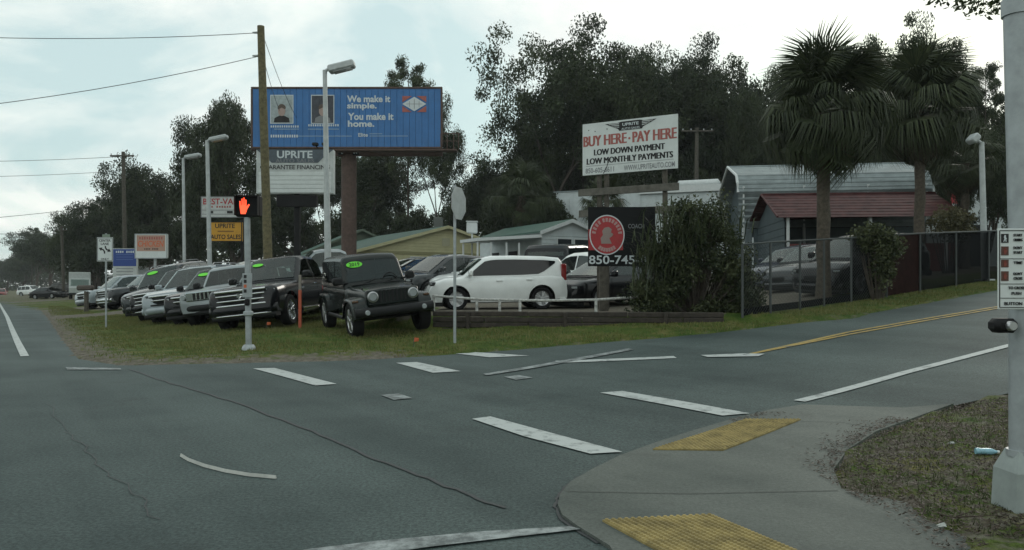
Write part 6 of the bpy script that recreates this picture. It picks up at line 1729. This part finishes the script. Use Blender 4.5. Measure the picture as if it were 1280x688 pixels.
def tree(kind, label, px, d, py_top, halfw, name='tree', group=None, cat='tree'):
    trunk, crown, H, rad = KINDS_[kind]
    b = at(px, d); zt = EYE + (HY - py_top) * d / F
    sz = (zt - b.z) / (H + .5); sx = (halfw * d / F) / rad
    t = thing(name, label, cat, b, random.uniform(0, 6.28), group)
    s = (sx, sx, sz)
    put('trunk', trunk, t, scale=s)
    if crown: put('crown', crown, t, scale=s)
    return t
O = lambda i: ('oak', i % 4)
TREES = [
 # far mass down the highway
 (O(0), 'farthest dark tree at the left end of the tree line', 8, 300, 322, 29), (O(1), 'second dark tree from the left end of the tree line', 24, 250, 306, 34), (O(2), 'rounded dark tree third from the left in the far tree line', 44, 215, 294, 39),
 (O(3), 'broad dark tree behind the distant bare utility pole', 68, 180, 288, 43), (('pine', 1), 'thin pine whose tuft rises above the far left tree line', 40, 230, 284, 22), (('pine', 2), 'tall thin tree just right of the distant bare utility pole', 92, 150, 280, 24),
 (O(1), 'dark oak above the white box van', 100, 120, 268, 46), (O(0), 'oak above the turn lane sign', 122, 108, 243, 48), (O(2), 'oak behind the crossarm utility pole', 158, 100, 230, 52), (O(3), 'oak behind the chicken sign', 196, 92, 200, 57),
 (O(1), 'tall oak behind the slim lamp post', 238, 84, 158, 64), (O(2), 'large oak with heavy limbs left of the billboard', 296, 74, 120, 75), (O(0), 'oak behind the letter board sign', 352, 86, 170, 57), (('tall', 1), 'tree filling the gap behind the billboard column', 404, 90, 182, 59),
 (('tall', 0), 'tree right of the billboard column', 466, 86, 170, 59), (('pine', 0), 'tall pine topping the billboard', 510, 82, 74, 44), (('tall', 2), 'tree at the right end of the billboard', 548, 80, 128, 44), (O(3), 'low oak between the billboard and the bare tree', 582, 92, 214, 48),
 (O(2), 'leafy tree low behind the yellow house', 500, 96, 205, 57), (O(1), 'leafy tree behind the stop sign', 626, 84, 206, 46),
 (('tall', 1), 'tallest spreading tree between the billboard and the finance sign', 694, 72, 40, 109), (O(1), 'lower left shoulder of the tall central trees', 648, 76, 128, 57), (('tall', 0), 'tall tree behind the left edge of the finance sign', 752, 76, 62, 80),
 (('tall', 2), 'tall tree directly behind the finance sign', 806, 70, 54, 85), (('tall', 1), 'tall tree right of the finance sign', 862, 74, 60, 85), (O(0), 'rounded tree between the finance sign and the nearer palm', 914, 78, 84, 66), (O(2), 'dark broad tree low behind the finance sign', 770, 82, 130, 80), (O(3), 'dark broad tree low behind the small utility pole', 868, 84, 135, 80),
 (O(1), 'tree seen behind the left side of the nearer palm', 968, 72, 96, 59), (('tall', 0), 'tree rising between the two palms', 1112, 62, 24, 65), (O(3), 'dark tree behind both palms', 1050, 76, 92, 75), (('tall', 2), 'tree right of the farther palm', 1176, 66, 66, 57),
 (('pine', 2), 'open pine beside the signal pole', 1232, 50, 78, 38), (O(0), 'dark oak at the right edge behind the signal pole', 1275, 60, 120, 60), (O(2), 'dark tree behind the carports on the right', 1120, 80, 120, 70), (O(1), 'dark tree behind the white shed', 1200, 72, 128, 56),
 (('tall', 1), 'tree between the two tallest behind the finance sign', 728, 80, 92, 60), (('tall', 0), 'tree behind the gap above the small utility pole', 838, 82, 96, 64), (O(2), 'dark tree filling in behind the left palm', 945, 84, 120, 66), (O(0), 'shaded oak low behind the leafless tree', 640, 90, 190, 56),
 (O(1), 'broad shaded oak above the long white warehouse', 720, 88, 170, 70), (O(3), 'broad shaded oak above the grey carport', 1000, 84, 150, 80),
 (O(1), 'dark oak closing the gap between the palm crowns', 1090, 58, 60, 60), (O(0), 'dark oak behind the farther palm crown, right side', 1165, 56, 84, 52), (O(2), 'dark oak right of the palms behind the lamp post', 1222, 52, 108, 46), (O(3), 'dark oak low behind the lamp post and signal pole', 1255, 46, 150, 44), (O(2), 'dark oak left of the palms above the grey carport', 930, 66, 110, 50),
]
for k, lab, px, d, py, hw in TREES: tree(k, lab, px, d, py, hw, 'pine_tree' if k[0] == 'pine' else ('oak_tree' if k[0] == 'oak' else 'tall_tree'))
tree(('bare', 0), 'leafless tree with thin branches right of the billboard catwalk', 602, 78, 160, 24, 'bare_tree')
LOW = [(620, 62, 226, 36), (656, 56, 214, 44), (696, 60, 236, 34), (574, 66, 250, 34), (528, 70, 256, 36), (480, 72, 262, 36), (430, 74, 258, 36), (380, 76, 252, 36), (330, 72, 246, 36), (290, 70, 250, 34), (250, 74, 262, 34), (212, 80, 268, 34), (170, 86, 280, 32), (120, 92, 300, 28),
       (800, 66, 190, 46), (880, 68, 186, 50), (960, 70, 176, 50), (1040, 66, 180, 50), (1110, 60, 190, 44), (1190, 40, 176, 34), (1232, 36, 190, 34), (1262, 33, 200, 30), (1210, 50, 160, 40), (1150, 54, 170, 40)]
NEAR_OF = ['behind the office trailer roof', 'left of the warehouse wall', 'in front of the warehouse end wall', 'behind the stop sign', 'right of the yellow house chimney', 'behind the yellow house roof', 'behind the billboard column', 'left of the billboard column', 'behind the letter board sign post', 'behind the red hand signal', 'behind the yellow auto sales sign', 'between the two lamp posts', 'behind the chicken sign', 'behind the blue and white sign',
           'above the warehouse roof at the finance sign', 'above the warehouse roof left of the grey carport', 'above the grey carport ridge, left of the nearer palm', 'above the grey carport between the palms', 'above the carport right end', 'left of the hanging-head lamp post', 'behind the hanging-head lamp post', 'between the lamp post and the signal pole', 'above the white shed', 'right of the farther palm trunk']
for i, (px, d, py, hw) in enumerate(LOW): tree(('cedar', i % 2), 'dark bushy evergreen ' + NEAR_OF[i], px, d, py, hw, 'evergreen_shrub', cat='shrub')
# distant wood closing the view behind
def far_wood(name, label, x0, x1, d, ztop, seed):
    r = np.random.default_rng(seed); n = 900
    px = r.uniform(x0, x1, n); dd = d + r.uniform(-8, 8, n); x = (px - HX) * dd / F
    z = T(x, dd) + r.uniform(0, 1, n) ** .8 * (ztop * (0.8 + .2 * np.sin(px / 23) + .12 * np.sin(px / 9)))
    v, f, t = leaf_cards(r, np.stack([x, dd, z], -1), 26, 1.7, .42)
    tag(put(name, np_mesh(name, v, f, OAKL, t)), kind='stuff')
far_wood('far_woods', '', 90, 700, 125, 14, 5); far_wood('far_woods', '', 640, 1400, 112, 19, 6); far_wood('far_woods', '', -60, 130, 330, 11, 8)

# --- cabbage palms: every frond is a part
def fan_frond(seed, droop, n=42, pet=.95, bl=1.0, w=.019):
    r = np.random.default_rng(seed); mb = MB()
    mb.tube([(0, 0, 0), (pet * .5, 0, .04), (pet, 0, 0)], [.022, .018, .012], 4, cap=False)
    for i in range(n):
        a = R(-118 + 236 * i / (n - 1)) + r.normal(0, .03)
        L_ = bl * (1 - .25 * abs(a) / 2.1) * r.uniform(.85, 1.1)
        b0 = Vector((pet - .05, 0, 0)); d = Vector((math.cos(a) * .9 + .12, math.sin(a), -.12 * abs(math.sin(a)))).normalized()
        s = Vector((-d.y, d.x, 0)).normalized() * w
        m1 = b0 + d * L_ * .55 + Vector((0, 0, .02)); m2 = b0 + d * L_ * (.98 - .25 * droop) + Vector((.05, 0, -L_ * (.12 + .5 * droop)))
        mb.add([b0 - s * .3, b0 + s * .3, m1 + s, m1 - s, m2], [(0, 1, 2, 3), (3, 2, 4)])
    me = bpy.data.meshes.new('frond'); me.from_pydata(mb.v, [], mb.f); me.update()
    a = me.attributes.new('tint', 'FLOAT', 'FACE'); a.data.foreach_set('value', np.clip(r.normal(.5, .2, len(me.polygons)), 0, 1).astype(np.float32))
    return me
FR = [fan_frond(100 + i, .55 + .25 * i) for i in range(4)]
DR = [fan_frond(120 + i, .9, 16, .8, .8, .035) for i in range(2)]
for m in FR: m.materials.append(PALML)
for m in DR: m.materials.append(DEADL)
def palm(label, px, d, py_c, rad_px, base_py=None, trunk_r=.17, nf=62, nd=22, zsq=1.0, seed=1):
    r = np.random.default_rng(seed)
    b = at(px, d); t = thing('palm_tree', label, 'palm', b)
    zc = EYE + (HY - py_c) * d / F - b.z; Rr = rad_px * d / F; sc = Rr / 1.85
    n = 12; pts = []; rs = []
    for i in range(n):
        z = zc * i / (n - 1); pts.append((r.normal(0, .015), r.normal(0, .015), z - .1 * (i == 0))); rs.append(trunk_r * (1.15 - .2 * i / n) * (1 + .09 * (i % 2)) * (1.35 if i == 0 else 1))
    part('trunk', MB().tube(pts, rs, 14), BARKP, t, 60)
    bt_ = MB()
    for i in range(26):
        a = i * 2.4; z = zc - .1 - i * .045
        p = Vector((math.cos(a) * trunk_r, math.sin(a) * trunk_r, z)); bt_.tube([p, p + Vector((math.cos(a) * .12, math.sin(a) * .12, .22))], [.04, .02], 4)
    part('leaf_bases', bt_, BARKP, t)['kind'] = 'stuff'
    for i in range(nf):
        u = (i + .5) / nf; el = R(86) - u * R(140) + r.normal(0, .2); a = i * 2.39996 + r.normal(0, .35)
        M = Matrix.Rotation(a, 4, 'Z') @ Matrix.Rotation(-el, 4, 'Y') @ Matrix.Rotation(r.normal(0, .35), 4, 'X')
        o = put('frond', FR[min(3, int(u * 4))], t, (0, 0, zc + (.25 - .35 * u) * sc)); s_ = sc * r.uniform(.66, 1.12)
        o.rotation_euler = M.to_euler(); o.scale = (s_, s_, s_)
    for i in range(nd):
        a = i * 2.39996 + r.normal(0, .2); el = R(-62 - r.uniform(0, 24))
        M = Matrix.Rotation(a, 4, 'Z') @ Matrix.Rotation(-el, 4, 'Y') @ Matrix.Rotation(r.normal(0, .5), 4, 'X')
        o = put('dead_frond', DR[i % 2], t, (math.cos(a) * .1, math.sin(a) * .1, zc - .1 * sc)); s_ = sc * r.uniform(.7, 1.0)
        o.rotation_euler = M.to_euler(); o.scale = (s_, s_, s_)
    return t
palm('cabbage palm with the widest shaggy crown, its trunk at the fence left of the vine', 1029, 22.4, 142, 96, seed=2, nf=110, nd=34)
palm('cabbage palm right of the widest one, nearest the lamp post with a hanging head', 1150, 29.5, 138, 90, seed=3, nf=104, nd=30, trunk_r=.17)
palm('small round palm in front of the white warehouse end, left of the finance sign', 752, 38.0, 258, 38, seed=4, nf=44, nd=14, trunk_r=.15)
palm('low leafy palm between the carport and the signal pole', 1206, 34.0, 205, 56, seed=5, nf=52, nd=20, trunk_r=.16)
palm('bushy palm above the left half of the office porch', 652, 48.0, 246, 46, seed=6, nf=44, nd=16, trunk_r=.16)

# --- the big overgrown bush by the wall
def bush(label, px, d, boxes, m, per, size, seed, spikes=0, name='bush'):
    r = np.random.default_rng(seed); b = at(px, d); t = thing(name, label, 'bush', b)
    cs = []
    for (x0, y0, x1, y1, n, dz) in boxes:
        for _ in range(n):
            a = r.uniform(0, 2 * PI); q = math.sqrt(r.uniform(0, 1))
            X_ = (x0 + x1) / 2 + (x1 - x0) / 2 * q * math.cos(a); Y_ = (y0 + y1) / 2 + (y1 - y0) / 2 * q * math.sin(a)
            dd = d + r.uniform(-dz, dz) * math.sqrt(max(.05, 1 - q * q)); p = P(X_, Y_, dd); cs.append((p.x - b.x, p.y - b.y, max(p.z - b.z, .08)))
    cs = np.array(cs)
    v, f, tt = leaf_cards(r, cs, per, .30, size, .5, .8)
    put('leaves', np_mesh('leaves', v, f, m, tt), t)
    st = MB()
    for i in range(0, len(cs), 3):
        c = Vector(cs[i]); st.tube([(c.x * .25, c.y * .25, -.05), (c.x * .7, c.y * .7, c.z * .55), tuple(c)], [.03, .02, .008], 4, cap=False)
    part('stems', st, BARK, t)
    return t, b
bx_ = []
rb_ = np.random.default_rng(15)
for (x0, y0, x1, y1, k) in ((838, 296, 918, 398, 26), (848, 258, 906, 310, 11), (902, 318, 942, 406, 16), (796, 340, 850, 400, 17), (814, 296, 850, 350, 11)):
    for _ in range(k):
        cx_, cy_ = rb_.uniform(x0, x1), rb_.uniform(y0, y1); s_ = rb_.uniform(7, 19)
        bx_.append((cx_ - s_ * 1.1, cy_ - s_, cx_ + s_ * 1.1, min(cy_ + s_, 408), int(3 + s_ * .45), .8))
bu, bb_ = bush('big dark overgrown bush swallowing the phone number sign beside the timber wall', 868, 19.4, bx_, VINEL, 62, .045, 11)
r_ = np.random.default_rng(12); bl = []; bf = []; bt2 = []
for i in range(520):                                               # strap leaves fountaining out of its top and left side
    px = r_.normal(866, 27) if i % 3 else r_.uniform(790, 860); q = P(px, r_.uniform(275, 330) if i % 3 else r_.uniform(300, 380), 19.3 + r_.uniform(-.8, .5)); a = r_.uniform(0, 2 * PI); L_ = r_.uniform(.5, 1.2); ou = r_.uniform(.2, .9)
    d = Vector((math.cos(a) * ou, math.sin(a) * ou, 1)).normalized(); s = Vector((-math.sin(a), math.cos(a), 0)) * .013
    p0 = q - bb_; p1 = p0 + d * L_ * .6; p2 = p0 + d * L_ + Vector((math.cos(a), math.sin(a), -.9)) * L_ * .3
    k = len(bl); bl += [p0 - s, p0 + s, p1 + s, p1 - s, p2, p2]; bf += [(k, k + 1, k + 2, k + 3), (k + 3, k + 2, k + 4, k + 5)]; bt2 += [r_.uniform(.2, .9)] * 2
me = bpy.data.meshes.new('strap_leaves'); me.from_pydata([tuple(p) for p in bl], [], [f if f[2] != f[3] else f for f in bf]); me.update()
a_ = me.attributes.new('tint', 'FLOAT', 'FACE'); a_.data.foreach_set('value', np.array(bt2, dtype=np.float32)); me.materials.append(PALML)
o = put('strap_leaves', me, bu); o['kind'] = 'stuff'
bush('vine spilling over the chain-link fence between the two palm trunks', 1097, 21.7, [(1066, 286, 1122, 318, 40, .15), (1084, 296, 1122, 330, 30, .12), (1092, 320, 1114, 356, 16, .1)], VINEL, 60, .05, 13, name='fence_vine')
bush('low shrub in front of the white shed right of the red carport', 1185, 30, [(1160, 262, 1222, 300, 50, .8)], leaf_mat('dry_shrub', (.05, .05, .025), (.13, .12, .06)), 60, .06, 14, name='shrub')

# --- oak outside the frame whose branch hangs into the top right corner
r_ = np.random.default_rng(31); b = on(11.5, 9.0); t = thing('overhanging_tree', 'tree beyond the right edge with one leafy branch hanging into the top corner', 'tree', b)
mb = MB(); tips = []
top = Vector((0, 0, 6.5)); mb.tube([(0, 0, -.2), (.1, 0, 3), tuple(top)], [.34, .28, .2], 10)
for a, el, L_ in ((.3, .6, 4), (1.4, .8, 4), (2.4, .5, 4.4), (-1, .7, 4), (-2.1, .6, 4)):
    e = top + Vector((math.cos(a), math.sin(a), el)) * L_; mb.tube([top, top.lerp(e, .5) + Vector((0, 0, .2)), e], [.14, .09, .03], 6)
    for _ in range(24): tips.append(tuple(e + Vector(r_.normal(0, 1.2, 3))))
hang = [P(px, py, 8.4) - b for px, py in ((1185, 1), (1200, 5), (1216, 3), (1230, 9), (1242, 12), (1250, 5), (1205, -8), (1228, -10), (1250, -12), (1172, -6), (1160, -4), (1218, 14))]
root = Vector((-1.0, -.5, 4.6)); mb.tube([tuple(Vector((.05, 0, 4.2))), tuple(root)], [.12, .07], 6)
lb = [tuple(P(1300, -50, 8.4) - b), tuple(P(1245, -14, 8.4) - b), tuple(P(1200, -4, 8.4) - b), tuple(P(1158, -3, 8.4) - b)]
mb.tube([tuple(root)] + lb, [.07, .045, .03, .015, .005], 6)
for h in hang:
    q = min((Vector(x).lerp(Vector(y), k / 8) for x, y in zip(lb[:-1], lb[1:]) for k in range(9)), key=lambda s: (s - h).length); mb.tube([tuple(q), tuple(h)], [.008, .003], 4)
part('trunk', mb, BARK, t, 60)
v, f, tt = leaf_cards(r_, np.array(tips), 50, .7, .09); put('crown', np_mesh('crown', v, f, OAKL, tt), t)
v, f, tt = leaf_cards(r_, np.array([tuple(h) for h in hang]), 26, .11, .034, .42, .8); put('hanging_leaves', np_mesh('hanging_leaves', v, f, OAKL, tt), t)

# ------------------------------------------------------------------ thin evening haze
hz = MB().box((0, 0, 22), (3600, 3600, 50))
hm = bpy.data.materials.new('haze_air'); hm.use_nodes = True
hm.node_tree.nodes.remove(hm.node_tree.nodes['Principled BSDF'])
pv = hm.node_tree.nodes.new('ShaderNodeVolumePrincipled'); pv.inputs['Color'].default_value = (.92, .97, 1, 1); pv.inputs['Density'].default_value = 0.0003; pv.inputs['Anisotropy'].default_value = 0.2
hm.node_tree.links.new(pv.outputs[0], hm.node_tree.nodes['Material Output'].inputs['Volume'])
tag(put('haze', hz.mesh('haze', hm)), kind='stuff')
